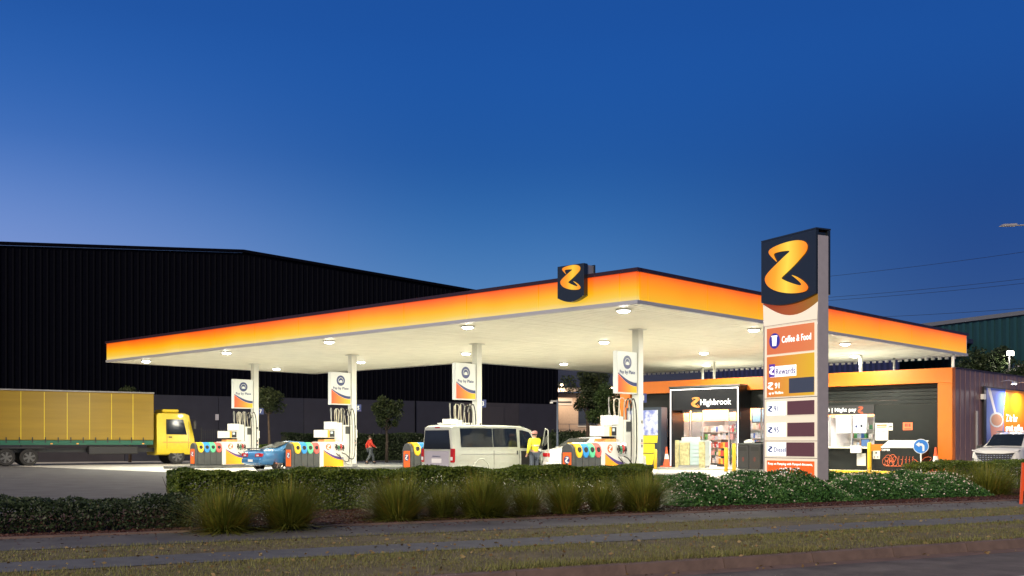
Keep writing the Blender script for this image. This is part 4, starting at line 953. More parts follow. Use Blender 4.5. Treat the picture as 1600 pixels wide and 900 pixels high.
# keep-left style blue arrow sign
ps = Gp(1439,743,0); Ys = 43.0
t = thing('turn_left_sign','round blue sign with white left turn arrow on a white post','sign',((1439-800)/F*Ys,Ys,0),R(-22))
MB().lathe([(.285,0),(.30,.006),(.30,.02)],(0,-.03,1.18),signwhite,32,'y').obj('sign_rim', t); MB().lathe([(.275,0),(.275,.003)],(0,-.034,1.18),mat('sign_blue',(.02,.17,.55),.35),32,'y').obj('sign_disc', t)
MB().prism([(.13,-.20+1.18),(.055,-.20+1.18),(.055,-.02+1.18),(.02,.03+1.18),(-.06,.03+1.18),(-.06,-.03+1.18),(-.20,.075+1.18),(-.06,.18+1.18),(-.06,.115+1.18),(.05,.115+1.18),(.13,.03+1.18)],-.040,-.036,signwhite).obj('arrow', t)
MB().tube([(0,.0,0),(0,.0,1.4)],.03,white,10).obj('post', t); MB().box(-.1,.1,-.1,.1,0,.03,steel).obj('base', t)

# poster on the side wall with two lamps
y0,y1 = fy(1537,X0)-YS, fy(1598,X0)-YS; z1 = fz(606,X0,YS+y0); z0 = fz(694,X0,YS+y0)
t = thing('wall_billboard','large backlit style coffee poster, blue left and orange right, on the shop side wall','billboard',W(X0,YS,0),TH)
MB().box(.03,.12,y0-.25,y1+.06,z0-.04,z1+.06,black).obj('billboard_frame', t)
ym_ = y0+(y1-y0)*.47
pb = gradmat('poster_blue',2,[(0,lin((60,60,130))),(.4,lin((130,150,210))),(1,lin((60,90,190)))],z0,z1); po = gradmat('poster_orange',2,[(0,lin((235,90,20))),(.5,lin((250,140,20))),(1,lin((245,150,20)))],z0,z1)
MB().prism([(y0,z0),(ym_-.1,z0),(ym_-.3,(z0+z1)/2),(ym_,z1),(y0,z1)],.122,.128,pb,'x').obj('blue_print', t)
MB().prism([(ym_-.095,z0),(y1,z0),(y1,z1),(ym_+.005,z1),(ym_-.295,(z0+z1)/2)],.122,.127,po,'x').obj('orange_print', t)
cyy = y0+(y1-y0)*.24; czz = z0+(z1-z0)*.33; wd_ = (y1-y0)*.17
MB().prism([(cyy-wd_,czz+.25),(cyy+wd_,czz+.25),(cyy+wd_*.7,czz-.7),(cyy-wd_*.7,czz-.7)],.129,.132,mat('cup_print',(.55,.25,.2),.5),'x').obj('cup_print', t)
MB().prism(disc(cyy,czz+.27,wd_,.34,24),.133,.135,signwhite,'x').obj('cup_rim_print', t); MB().prism(disc(cyy,czz+.27,wd_*.8,.26,24),.136,.138,mat('coffee_print',(.45,.25,.16),.5),'x').obj('coffee_print', t)
MB().prism([(cyy-wd_*1.3,z1),(cyy-wd_*.9,z1),(cyy+.1,czz+.4),(cyy-.15,czz+.35)],.129,.131,mat('milk_print',(.7,.68,.7),.5),'x').obj('milk_print', t)
text('Z is for', .46, wht, t, (.130,ym_+.05,z0+(z1-z0)*.42), R(90), bold=.01); text('great coffee.', .44, wht, t, (.130,ym_+.0,z0+(z1-z0)*.24), R(90), bold=.01, sx=1.0)
for i,(u,v) in enumerate(((1563,598),(1584,601))):
    yy = fy(u,X0)-YS; zz = fz(v,X0,YS+yy)
    t = thing('wall_spotlight',['left of the two lit spotlights over the coffee poster','right of the two lit spotlights over the coffee poster'][i],'spotlight',W(X0+.02,YS+yy,zz),TH,'spotlights over the coffee poster')
    MB().tube([(0,0,.05),(.35,0,.10),(.55,0,.04)],.02,steel,6).obj('lamp_arm', t); MB().lathe([(.07,0),(.12,.10),(.12,.12)],(.58,0,-.08),steel,14).obj('lamp_head', t)
    MB().lathe([(.10,0),(.10,.01)],(.58,0,-.094),emat('spot_glow',(1,.93,.85),22),14).obj('bulb', t)
    lp = bpy.data.lights.new('wall_spot','AREA'); lp.shape = 'DISK'; lp.size = .2; lp.energy = 260; lp.color = (1,.88,.8)
    lo = bpy.data.objects.new('wall_spot', lp); col.objects.link(lo); lo.location = W(X0+.62,YS+yy,zz-.12); lo.rotation_euler = (0,R(-28),TH)

# ================================================================ VEHICLES  (local: x to the right, y forward, wheels on z=0)
def lerp_st(st, y):
    for a, b_ in zip(st, st[1:]):
        if a[0] <= y <= b_[0]:
            t = (y-a[0])/(b_[0]-a[0]+1e-9); return [p+(q-p)*t for p, q in zip(a, b_)]
    return list(st[0] if y < st[0][0] else st[-1])
def ring(s):
    y,zb,w,zbe,zr,wr = s
    return [(0,zb),(w*.80,zb),(w*.95,zb+.05),(w,zb+.18),(w*1.0,(zb+zbe)*.52),(w*.985,zbe-.10),(w*.95,zbe),(wr+(w*.95-wr)*.45,zbe+(zr-zbe)*.52),(wr,zr-(.05 if zr-zbe>.15 else .012)),(wr*.86,zr-.008),(0,zr+.012)]
def car_body(st, m, parent, wheels, wr_, ny=56, name='body', arch=.06, width=None):
    ys = sorted(set([round(s[0],4) for s in st]+[round(st[0][0]+(st[-1][0]-st[0][0])*i/ny,4) for i in range(ny+1)]))
    b = MB(); k = 11; full = 2*k-2
    for y in ys:
        r = ring(lerp_st(st, y)); pts = [(x,y,z) for x,z in r]+[(-x,y,z) for x,z in r[-2:0:-1]]
        b.v += pts
    b._m(m); n = len(ys)
    for i in range(n-1):
        for j in range(full): b.f.append((i*full+j,i*full+(j+1)%full,(i+1)*full+(j+1)%full,(i+1)*full+j)); b.mi.append(0)
    b.f.append(tuple(range(full))); b.mi.append(0); b.f.append(tuple(range((n-1)*full,n*full))[::-1]); b.mi.append(0)
    o = b.obj(name, parent, smooth=False)
    # cut wheel wells
    c = MB(); W2 = max(s[2] for s in st)
    for yw in wheels:
        for sg in (-1,1):
            c.lathe([(wr_+arch,0),(wr_+arch,.34)], ((W2-.26) if sg>0 else -(W2+.08), yw, wr_-.01), black, 28, 'x')
    co = c.obj('cut'); md = o.modifiers.new('b','BOOLEAN'); md.object = co; md.operation = 'DIFFERENCE'; md.solver = 'EXACT'
    try: md.material_mode = 'TRANSFER'
    except Exception: pass
    dg = bpy.context.evaluated_depsgraph_get(); me = bpy.data.meshes.new_from_object(o.evaluated_get(dg))
    o.modifiers.clear(); o.data = me; bpy.data.objects.remove(co)
    for p in me.polygons: p.use_smooth = True
    try: me.set_sharp_from_angle(angle=R(38))
    except Exception: pass
    return o
def side_patch(st, yb0, yt0, yb1, yt1, t0, t1, m, parent, name='side_window', off=.012, ng=10, sides=(1,-1)):
    out = []
    for sg in sides:
        b = MB()
        def P(u, t):
            y = (yb0+(yt0-yb0)*t)*(1-u)+(yb1+(yt1-yb1)*t)*u; s = lerp_st(st, y); r = ring(s); A = r[6]; M_ = r[7]; B_ = r[8]
            q = t0+(t1-t0)*t
            if q < .5: x = A[0]+(M_[0]-A[0])*q*2; z = A[1]+(M_[1]-A[1])*q*2
            else: x = M_[0]+(B_[0]-M_[0])*(q-.5)*2; z = M_[1]+(B_[1]-M_[1])*(q-.5)*2
            return (sg*(x+off), y, z+off*.3)
        for i in range(ng):
            for j in range(3): b.face([P(i/ng,j/3),P((i+1)/ng,j/3),P((i+1)/ng,(j+1)/3),P(i/ng,(j+1)/3)], m)
        out.append(b.obj(name, parent))
    return out
def top_patch(st, y0, y1, f0, f1, m, parent, name, off=.014, ng=8):
    b = MB()
    def P(u, v):
        y = y0+(y1-y0)*u; s = lerp_st(st, y); f = (f0+(f1-f0)*u)*v; x = s[5]*f; return (x, y, s[4]+.012-.012*abs(f)+off)
    for i in range(ng):
        for j in range(6): b.face([P(i/ng,-1+j/3),P((i+1)/ng,-1+j/3),P((i+1)/ng,-1+(j+1)/3),P(i/ng,-1+(j+1)/3)], m)
    return b.obj(name, parent, smooth=True)
alloy = mat('alloy_rim',(.55,.53,.48),.25,.8); steelrim = mat('steel_rim',(.12,.12,.12),.5,.5)
def wheel(parent, x, y, r, w=.2, rimm=None, spokes=5, label=None):
    rimm = rimm or alloy; sg = 1 if x > 0 else -1
    t = MB().lathe([(r*.62,-w/2),(r*.93,-w/2),(r,-w/2+.03),(r,w/2-.03),(r*.93,w/2),(r*.64,w/2-.012)], (0,0,0), rubber, 30, 'x').obj('wheel', parent, (x,y,r), smooth=False)
    rb = MB().lathe([(r*.60,sg*(w/2-.02)),(r*.655,sg*(w/2-.0)),(r*.66,sg*(w/2-.03))],(0,0,0),rimm,30,'x')
    rb.v = rb.v  # rim ring
    rb.f = [f for f in rb.f if len(f)==4]; rb.mi = rb.mi[:len(rb.f)]
    for k in range(spokes):
        a = 2*math.pi*k/spokes+.3; ca,sa = math.cos(a),math.sin(a); pa,pb_ = -sa,ca
        for dv in (0,):
            w0,w1 = r*.09,r*.13
            q = [(w0*pa+ca*.02,w0*pb_+sa*.02),(w1*pa+ca*r*.61,w1*pb_+sa*r*.61),(-w1*pa+ca*r*.61,-w1*pb_+sa*r*.61),(-w0*pa+ca*.02,-w0*pb_+sa*.02)]
            rb.prism(q, sg*(w/2-.035), sg*(w/2-.008), rimm, 'x')
    rb.lathe([(r*.14,sg*(w/2-.03)),(r*.12,sg*(w/2+.004))],(0,0,0),rimm,12,'x')
    rb.obj('rim', t, smooth=False)
    MB().lathe([(r*.6,sg*(w/2-.06)),(r*.6,sg*(w/2-.045))],(0,0,0),black,24,'x').obj('hub_disc', t)
    return t
redl = mat('tail_light_red',(.35,.01,.015),.2,coat=.5); clearl = mat('lamp_clear',(.6,.6,.62),.1,coat=.6); platem = mat('number_plate',(.65,.65,.66),.4)
def seatbits(parent, y0, y1, w): pass

# --- white van
vanw = mat('van_white',(.42,.445,.385),.25,coat=.4,var=.03); vangrey = mat('van_rear_grey',(.33,.32,.37),.3,coat=.3)
vx = -8.80; van = thing('parked_van','white passenger van with dark windows stopped at a pump, front door open','van',W(vx,-.15,0),TH)
vs = [(0,.33,.80,1.05,1.80,.66),(.03,.30,.84,1.06,1.90,.70),(.12,.28,.85,1.07,1.965,.72),(1.0,.26,.85,1.07,1.985,.73),(2.6,.25,.85,1.07,1.985,.73),(3.25,.25,.85,1.06,1.965,.72),(3.7,.25,.85,1.04,1.86,.69),(4.35,.26,.83,1.02,1.18,.66),(4.55,.28,.80,.92,1.03,.62),(4.68,.34,.72,.80,.86,.55)]
vs = [(a[0]*1.15,)+a[1:] for a in vs]
vr = .325; vwheels = (1.40, 4.42)
car_body(vs, vanw, van, vwheels, vr)
for yw in vwheels:
    for sg in (-1,1): wheel(van, sg*.755, yw, vr, .19, steelrim if sg<0 else mat('hubcap',(.30,.31,.31),.4,.5), 7)
    for sg in (-1,1):   # flared arches
        ab = MB(); pts = [(sg*.855, yw+(vr+.09)*math.cos(R(a)), vr+(vr+.09)*math.sin(R(a))) for a in range(-5,186,10)]
        ab.tube(pts,.028,vanw,6); ab.obj('wheel_arch', van, smooth=True)
w_ = side_patch(vs,.42,.42,2.05,2.05,.10,.90,carglass,van); side_patch(vs,2.08,2.08,3.38,3.38,.10,.90,carglass,van); side_patch(vs,3.52,3.56,4.66,4.12,.06,.85,carglass,van)
top_patch(vs,4.24,5.0,.97,1.0,carglass,van,'windscreen')
# rear face details
MB().box(-.64,.64,-.030,.002,.42,1.03,vangrey).obj('tailgate', van, bevel=.02)
MB().prism([(-.70,1.10),(.70,1.10),(.62,1.78),(-.62,1.78)],-.024,.01,carglass).obj('rear_window', van)
for sg in (-1,1):
    l = MB().box(min(sg*.70,sg*.845),max(sg*.70,sg*.845),-.02,.10,.62,1.12,redl).obj('tail_light', van, bevel=.015)
    MB().box(min(sg*.72,sg*.83),max(sg*.72,sg*.83),-.026,-.021,.70,.82,clearl).obj('reverse_lamp', l)
MB().box(-.26,.26,-.038,-.031,.60,.76,platem).obj('number_plate', van); MB().box(-.22,.22,-.045,-.031,.83,.855,chrome).obj('tailgate_handle', van)
MB().box(-.80,.80,-.09,.06,.30,.42,vanw).obj('rear_bumper', van, bevel=.03); MB().box(-.55,.55,-.07,.02,.24,.297,black).obj('bumper_underside', van)
MB().box(-.12,.12,.0,.03,1.86,1.90,redl).obj('high_brake_light', van)
MB().box(-.36,.36,.35,.62,1.99,2.05,white).obj('roof_vent', van, bevel=.02)
for sg in (-1,1):
    MB().box(min(sg*.85,sg*.856),max(sg*.85,sg*.856),.40,3.45,.90,.915,greysteel).obj('side_moulding', van)
    for yy in (2.065,3.45): MB().box(min(sg*.846,sg*.853),max(sg*.846,sg*.853),yy,yy+.012,.32,1.04,black).obj('door_gap', van)
MB().box(.855,.875,3.30,3.34,.88,1.03,black).obj('door_handle', van)
MB().box(.825,.8535,3.55,4.58,.42,1.02,black).obj('door_opening', van)
door = MB().box(-.03,.03,-.95,0,.32,1.02,vanw).obj('front_door', van, (.90,4.64,0), 0, bevel=.02); door.rotation_euler = (0,0,R(58))
fr_ = MB().tube([(0,-.94,1.02),(0,-.90,1.80),(0,-.55,1.86),(0,-.02,1.05)],.022,vanw,6).obj('window_frame', door)
MB().prism([(-.92,1.03),(-.88,1.78),(-.55,1.84),(-.04,1.05)],-.004,.004,winglass,'x').obj('door_glass', door)
MB().box(.035,.05,-.8,-.1,.42,.85,darkgrey).obj('door_card', door)
MB().box(.88,1.02,4.52,4.60,1.1,1.32,black).obj('wing_mirror', van, bevel=.02)
for sg in (-1,1): MB().box(sg*.62-.14,sg*.62+.14,5.2,5.32,.62,.86,clearl).obj('headlight', van, bevel=.03)

# --- blue coupe
blue = mat('coupe_blue',(.045,.17,.36),.22,.25,coat=.7); 
cx = -22.95; coupe = thing('parked_coupe','metallic blue coupe with small boot spoiler and alloy wheels beside a pump','car',W(cx,1.25,0),TH); coupe.scale = (1,1,1.05)
cs = [(0,.36,.74,.62,.66,.55),(.06,.28,.80,.76,.82,.60),(.18,.26,.84,.86,.93,.62),(.75,.24,.855,.88,.955,.62),(1.05,.22,.86,.89,1.06,.60),(1.75,.20,.86,.885,1.29,.55),(2.1,.20,.86,.88,1.33,.55),(2.6,.20,.86,.87,1.30,.56),(3.45,.20,.855,.84,.90,.62),(3.9,.21,.84,.76,.80,.62),(4.3,.24,.78,.64,.66,.58),(4.42,.32,.68,.56,.57,.5)]
car_body(cs, blue, coupe, (.92,3.48), .305)
for yw in (.92,3.48):
    for sg in (-1,1): wheel(coupe, sg*.755, yw, .305, .2, alloy, 5)
side_patch(cs,1.15,1.62,2.02,2.0,.12,.86,carglass,coupe,'quarter_window'); side_patch(cs,2.08,2.06,3.20,2.62,.12,.86,carglass,coupe)
top_patch(cs,.90,1.72,.98,.95,carglass,coupe,'rear_window'); top_patch(cs,2.68,3.38,.95,.98,carglass,coupe,'windscreen')
for sg in (-1,1):
    l = MB().prism([(sg*.30,.63),(sg*.80,.65),(sg*.80,.78),(sg*.62,.80),(sg*.32,.77)],-.015,.12,redl).obj('tail_light', coupe, bevel=.01)
    MB().box(min(sg*.42,sg*.62),max(sg*.42,sg*.62),-.020,-.016,.67,.73,clearl).obj('indicator_lens', l)
    MB().box(sg*.55-.04,sg*.55+.04,.16,.26,.93,.985,blue).obj('spoiler_foot', coupe)
    MB().box(min(sg*.86,sg*1.0),max(sg*.86,sg*1.0),2.95,3.05,.88,.98,blue).obj('wing_mirror', coupe, bevel=.02)
    MB().box(min(sg*.857,sg*.862),max(sg*.857,sg*.862),2.0,2.012,.30,.86,black).obj('door_gap', coupe)
    MB().box(sg*.58-.14,sg*.58+.14,4.25,4.38,.52,.62,clearl).obj('headlight', coupe, bevel=.02)
MB().box(-.68,.68,.10,.30,.985,1.02,black).obj('spoiler', coupe, bevel=.012)
MB().box(-.76,.76,-.06,.10,.34,.56,blue).obj('rear_bumper', coupe, bevel=.04); MB().box(-.19,.19,-.070,-.061,.42,.52,platem).obj('number_plate', coupe)
MB().tube([(.45,-.05,.27),(.45,.2,.27)],.035,steel,10).obj('exhaust_pipe', coupe)

# --- white sedan behind the bins of the near island
sedw = mat('sedan_white',(.60,.61,.59),.22,coat=.6)
sed = thing('parked_sedan','white sedan seen from behind past the coloured bins of the near island','car',W(-6.6,4.0,0),TH); sed.scale = (1,1,1.07)
ss = [(0,.36,.76,.84,.90,.60),(.08,.26,.82,.95,1.02,.64),(.55,.24,.86,.98,1.07,.66),(1.25,.22,.87,.96,1.38,.58),(2.1,.20,.87,.93,1.45,.57),(2.8,.20,.87,.92,1.41,.57),(3.5,.20,.87,.89,.97,.64),(4.2,.22,.84,.80,.85,.64),(4.5,.26,.76,.68,.70,.60),(4.6,.34,.66,.58,.60,.5)]
car_body(ss, sedw, sed, (.9,3.65), .32)
for yw in (.9,3.65):
    for sg in (-1,1): wheel(sed, sg*.765, yw, .32, .2, alloy, 5)
side_patch(ss,.85,1.35,1.95,2.0,.1,.86,carglass,sed,'rear_side_window'); side_patch(ss,2.02,2.06,3.2,2.72,.1,.86,carglass,sed)
top_patch(ss,2.85,3.45,.88,.90,carglass,sed,'windscreen'); top_patch(ss,.62,1.25,.90,.88,carglass,sed,'rear_window')
for sg in (-1,1):
    MB().box(sg*.60-.15,sg*.60+.15,4.36,4.50,.60,.74,clearl).obj('headlight', sed, bevel=.03); MB().box(sg*.60-.17,sg*.60+.17,-.03,.1,.74,.88,redl).obj('tail_light', sed, bevel=.02)
    MB().box(min(sg*.87,sg*1.02),max(sg*.87,sg*1.02),3.0,3.1,.92,1.04,sedw).obj('wing_mirror', sed, bevel=.02)
MB().box(-.4,.4,4.50,4.615,.50,.62,black).obj('grille', sed); MB().box(-.2,.2,-.012,.02,.60,.70,platem).obj('number_plate', sed); MB().box(-.78,.78,-.05,.10,.34,.56,sedw).obj('rear_bumper', sed, bevel=.04)

# --- white SUV at the right
suv = thing('parked_suv','white SUV with dark jewelled grille parked below the coffee poster','car',((1554-800)/F*40+4.5*math.sin(R(42)),40+4.5*math.cos(R(42)),0),R(180-42)); suv.scale = (1,1,1.05)
us = [(0,.45,.78,.95,1.05,.62),(.1,.34,.86,1.05,1.35,.60),(.5,.30,.92,1.07,1.60,.62),(1.2,.28,.93,1.07,1.66,.63),(2.3,.26,.93,1.06,1.65,.63),(2.75,.26,.93,1.06,1.58,.62),(3.45,.26,.93,1.04,1.13,.72),(4.1,.28,.91,1.01,1.07,.74),(4.38,.32,.86,.94,.98,.70),(4.5,.40,.76,.86,.88,.6)]
car_body(us, sedw, suv, (.95,3.65), .36)
for yw in (.95,3.65):
    for sg in (-1,1): wheel(suv, sg*.80, yw, .36, .22, alloy, 5)
side_patch(us,.5,.75,1.75,1.75,.1,.86,carglass,suv,'rear_side_window'); side_patch(us,1.82,1.82,3.2,2.7,.1,.86,carglass,suv); top_patch(us,2.78,3.44,.92,.90,carglass,suv,'windscreen')
gr = MB().prism([(-.72,.91),(-.56,.66),(-.30,.54),(.30,.54),(.56,.66),(.72,.91),(.3,.87),(-.3,.87)],4.41,4.53,black).obj('grille', suv)
gl = MB()
for i in range(-6,7):
    for j in range(4):
        if abs(i*.1)+max(0,(1-j)*.12) < .62: gl.box(i*.1-.03,i*.1+.03,4.531,4.54,.58+j*.07,.605+j*.07,chrome)
gl.obj('grille_studs', gr)
for sg in (-1,1):
    MB().prism([(sg*.40,.90),(sg*.84,.96),(sg*.86,1.01),(sg*.5,.95)],4.25,4.44,clearl).obj('headlight', suv)
    MB().prism([(sg*.62,.50),(sg*.80,.52),(sg*.82,.70),(sg*.68,.68)],4.28,4.50,black).obj('lamp_housing', suv)
    MB().box(min(sg*.94,sg*1.12),max(sg*.94,sg*1.12),3.0,3.12,1.03,1.17,black).obj('wing_mirror', suv, bevel=.03)
    MB().box(sg*.6-.02,sg*.6+.02,.7,2.3,1.665,1.70,greysteel).obj('roof_rail', suv)
MB().box(-.62,.62,4.36,4.49,.36,.47,darkgrey).obj('lower_intake', suv); MB().box(-.2,.2,4.545,4.552,.44,.53,platem).obj('number_plate', suv)

# --- yellow truck passing at the left
ty = mat('truck_yellow',(.66,.50,.02),.35,coat=.3,var=.05); ty2 = mat('truck_box_yellow',(.27,.175,.010),.4,var=.12,scale=1,stretch=(.2,.2,3)); tg = mat('truck_green',(.01,.10,.06),.5)
TD = math.atan2(1,1.5); tf = ((296-800)/F*66, 66.0, 0)
truck = thing('delivery_truck','yellow box truck with green skirt standing at the far left, cab to the right','truck',tf,TD-R(90))
# local y forward -> nose at y=0, body behind at negative y; the visible side faces +x
cs_ = [(-2.3,.55,1.18,1.75,3.0,1.08),(-2.2,.55,1.2,1.75,3.12,1.1),(-.6,.55,1.2,1.72,3.12,1.1),(-.35,.55,1.2,1.70,3.02,1.06),(-.05,.55,1.16,1.62,1.78,1.04),(0,.60,1.08,1.45,1.55,.98)]
car_body(cs_, ty, truck, (-1.1,), .48, name='cab')
side_patch(cs_,-1.75,-1.75,-.50,-.72,.05,.72,carglass,truck); top_patch(cs_,-.34,-.06,.96,.98,carglass,truck,'windscreen')
MB().box(-1.22,1.22,-12.3,-2.5,1.45,4.25,ty2).obj('cargo_box', truck, bevel=.04)
MB().box(-1.235,1.235,-12.25,-2.55,1.18,1.44,tg).obj('green_skirt', truck)
MB().box(-1.24,1.24,-12.32,-2.48,4.255,4.33,greysteel).obj('roof_edge', truck)
for i in range(1,8): MB().box(1.221,1.235,-12.3+i*1.225-.02,-12.3+i*1.225+.02,1.5,4.2,ty).obj('box_rib', truck)
for sg in (-1,1): MB().box(sg*.5-.08,sg*.5+.08,-12.2,-1.8,.75,1.0,black).obj('chassis_rail', truck)
MB().box(.62,1.15,-6.2,-3.4,.62,1.10,black).obj('side_tank', truck, bevel=.05)
for yw in (-1.1,-9.4,-10.6):
    for sg in (-1,1): wheel(truck, sg*1.03, yw, .48, .3, steelrim, 6)
MB().box(-1.15,1.15,-.06,.10,.50,.80,darkgrey).obj('front_bumper', truck, bevel=.03)
for sg in (-1,1):
    MB().box(sg*.9-.15,sg*.9+.15,.02,.115,.86,1.04,clearl).obj('headlight', truck, bevel=.02); MB().tube([(sg*1.2,-.3,2.7),(sg*1.45,-.1,2.7),(sg*1.45,-.1,2.2)],.025,black,6).box(sg*1.45-.06,sg*1.45+.06,-.16,-.04,2.15,2.6,black).obj('wing_mirror', truck)
MB().box(1.213,1.220,-1.95,-.3,1.30,1.36,mat('amber_marker',(.8,.35,.05),.4)).obj('marker_stripe', truck)
for i in range(14): MB().box(1.236,1.25,-12.0+i*.68,-11.94+i*.68,1.30,1.62,black).obj('curtain_strap', truck)
for yy in (-1.72,-.42): MB().box(1.203,1.212,yy-.008,yy+.008,.95,2.6,black).obj('door_gap', truck)
MB().box(1.205,1.23,-1.62,-1.42,1.62,1.68,black).obj('door_handle', truck)
for yy in (-3.2,-6.9,-8.3,-11.8): MB().box(1.236,1.245,yy,yy+.12,1.22,1.28,mat('amber_marker',(.8,.35,.05),.4)).obj('side_marker', truck)
MB().box(1.0,1.14,-11.7,-8.6,.98,1.06,black).obj('mudguard', truck)
MB().box(-.9,.9,-1.9,-.9,3.14,3.34,ty).obj('roof_spoiler', truck, bevel=.08)

# ================================================================ PEOPLE
skin = mat('skin',(.45,.27,.19),.5)
def person(loc, rz, joints, top, trousers, hairm, label, capm_=None):
    """joints: dict of key points; body = one skinned surface, clothing shells are its children"""
    t = thing('person', label, 'person', loc, rz)
    J = joints
    chain = ['pelvis','waist','chest','neck','head']
    names = list(J); idx = {n_:i for i,n_ in enumerate(names)}
    E_ = [('pelvis','waist'),('waist','chest'),('chest','neck'),('neck','head'),('head','crown'),('chest','shL'),('chest','shR'),('shL','elL'),('elL','wrL'),('wrL','haL'),('shR','elR'),('elR','wrR'),('wrR','haR'),('pelvis','hipL'),('pelvis','hipR'),('hipL','knL'),('knL','anL'),('anL','toL'),('hipR','knR'),('knR','anR'),('anR','toR')]
    rad = dict(pelvis=.145,waist=.125,chest=.15,neck=.06,head=.09,crown=.085,shL=.075,shR=.075,elL=.05,elR=.05,wrL=.035,wrR=.035,haL=.035,haR=.035,hipL=.095,hipR=.095,knL=.065,knR=.065,anL=.045,anR=.045,toL=.04,toR=.04)
    def skinmesh(nodes, edges, radf, name, m, parent, root):
        me = bpy.data.meshes.new(name); me.from_pydata([J[n_] if isinstance(n_,str) else n_ for n_ in nodes], [], []); ii = {n_:i for i,n_ in enumerate(nodes)}
        me = bpy.data.meshes.new(name); me.from_pydata([J[n_] for n_ in nodes], [(ii[a],ii[b_]) for a,b_ in edges], [])
        o = bpy.data.objects.new(name, me); col.objects.link(o); md = o.modifiers.new('s','SKIN'); me.skin_vertices.new() if not me.skin_vertices else None
        for n_ in nodes:
            v = me.skin_vertices[0].data[ii[n_]]; v.radius = (radf(n_),radf(n_)); v.use_root = (n_ == root)
        s2 = o.modifiers.new('u','SUBSURF'); s2.levels = 2; s2.render_levels = 2
        dg = bpy.context.evaluated_depsgraph_get(); dg.update(); m2 = bpy.data.meshes.new_from_object(o.evaluated_get(dg)); bpy.data.objects.remove(o)
        m2.materials.clear(); m2.materials.append(m)
        for p in m2.polygons: p.use_smooth = True
        o = bpy.data.objects.new(name, m2); col.objects.link(o); o.parent = parent; return o
    # fingers added as short branches rooted in the palm
    for s_ in 'LR':
        w_v = Vector(J['wr'+s_]); h_v = Vector(J['ha'+s_]); d = (h_v-w_v).normalized(); sd = d.cross(Vector((0,1,0))).normalized() if abs(d.y)<.9 else Vector((1,0,0)); nn = d.cross(sd)
        for k in range(4):
            a = h_v+sd*(k-1.5)*.022; J[f'f{s_}{k}a'] = tuple(a+d*.035); J[f'f{s_}{k}b'] = tuple(a+d*(.07+[.0,.012,.008,-.008][k])+nn*.02); E_ += [('ha'+s_,f'f{s_}{k}a'),(f'f{s_}{k}a',f'f{s_}{k}b')]; rad[f'f{s_}{k}a'] = .010; rad[f'f{s_}{k}b'] = .008
        J[f't{s_}a'] = tuple(h_v-d*.02+sd*.045); J[f't{s_}b'] = tuple(h_v+d*.02+sd*.062+nn*.01); E_ += [('ha'+s_,f't{s_}a'),(f't{s_}a',f't{s_}b')]; rad[f't{s_}a'] = .012; rad[f't{s_}b'] = .009
        rad['ha'+s_] = .028
    body = skinmesh(list(J), E_, lambda n_: rad[n_], 'body', skin, t, 'pelvis')
    up = ['pelvis','waist','chest','neck','shL','shR','elL','elR','wrL','wrR']; upE = [e for e in E_ if e[0] in up and e[1] in up]
    skinmesh(up, upE, lambda n_: {'neck':.055,'wrL':.045,'wrR':.045}.get(n_, rad[n_]+.022), 'shirt', top, body, 'chest')
    lo_ = ['pelvis','hipL','hipR','knL','knR','anL','anR']; loE = [e for e in E_ if e[0] in lo_ and e[1] in lo_]
    skinmesh(lo_, loE, lambda n_: rad[n_]+.022, 'trousers', trousers, body, 'pelvis')
    for s_ in 'LR':
        a = Vector(J['an'+s_]); b_ = Vector(J['to'+s_]); MB().tube([(a.x,a.y-.05,.045),(a.x,a.y,.055),(b_.x,b_.y,.045),(b_.x,b_.y+.06,.035)],[.045,.052,.05,.03],black,10).obj('shoe', body, smooth=True)
    hc = Vector(J['head']); hd_ = MB()
    nose = MB().tube([(hc.x,hc.y+.085,hc.z+.03),(hc.x,hc.y+.112,hc.z-.0),(hc.x,hc.y+.09,hc.z-.012)],[.010,.016,.010],skin,8).obj('nose', body, smooth=True)
    for sg in (-1,1):
        MB().lathe([(.001,-.004),(.011,0),(.001,.004)],(hc.x+sg*.034,hc.y+.088,hc.z+.035),black,8,'y').obj('eye', body); MB().lathe([(.008,-.012),(.028,0),(.012,.012)],(hc.x+sg*.09,hc.y,hc.z+.01),skin,10,'x').obj('ear', body)
    MB().tube([(hc.x-.025,hc.y+.088,hc.z-.04),(hc.x,hc.y+.095,hc.z-.042),(hc.x+.025,hc.y+.088,hc.z-.04)],.006,mat('lip',(.35,.14,.12),.5),6).obj('mouth', body)
    hr = MB().lathe([(.098,.02),(.108,.06),(.10,.11),(.07,.145),(.02,.16)],(hc.x,hc.y-.012,hc.z),hairm,18).obj('hair', body, smooth=True)
    if capm_:
        MB().lathe([(.112,.06),(.108,.12),(.075,.165),(.02,.178)],(hc.x,hc.y-.01,hc.z),capm_,18).box(hc.x-.07,hc.x+.07,hc.y+.08,hc.y+.18,hc.z+.065,hc.z+.08,capm_).obj('cap', body, smooth=False)
    return t, body
def J0(**k):
    d = dict(pelvis=(0,0,.95),waist=(0,.0,1.10),chest=(0,.0,1.34),neck=(0,.0,1.50),head=(0,.01,1.60),crown=(0,.0,1.69),shL=(-.19,0,1.42),shR=(.19,0,1.42),elL=(-.26,-.02,1.14),elR=(.26,-.02,1.14),wrL=(-.25,.12,.92),wrR=(.25,.12,.92),haL=(-.25,.16,.86),haR=(.25,.16,.86),hipL=(-.10,0,.88),hipR=(.10,0,.88),knL=(-.11,.03,.50),knR=(.11,.03,.50),anL=(-.11,-.01,.09),anR=(.11,-.01,.09),toL=(-.12,.13,.05),toR=(.12,.13,.05)); d.update(k); return d
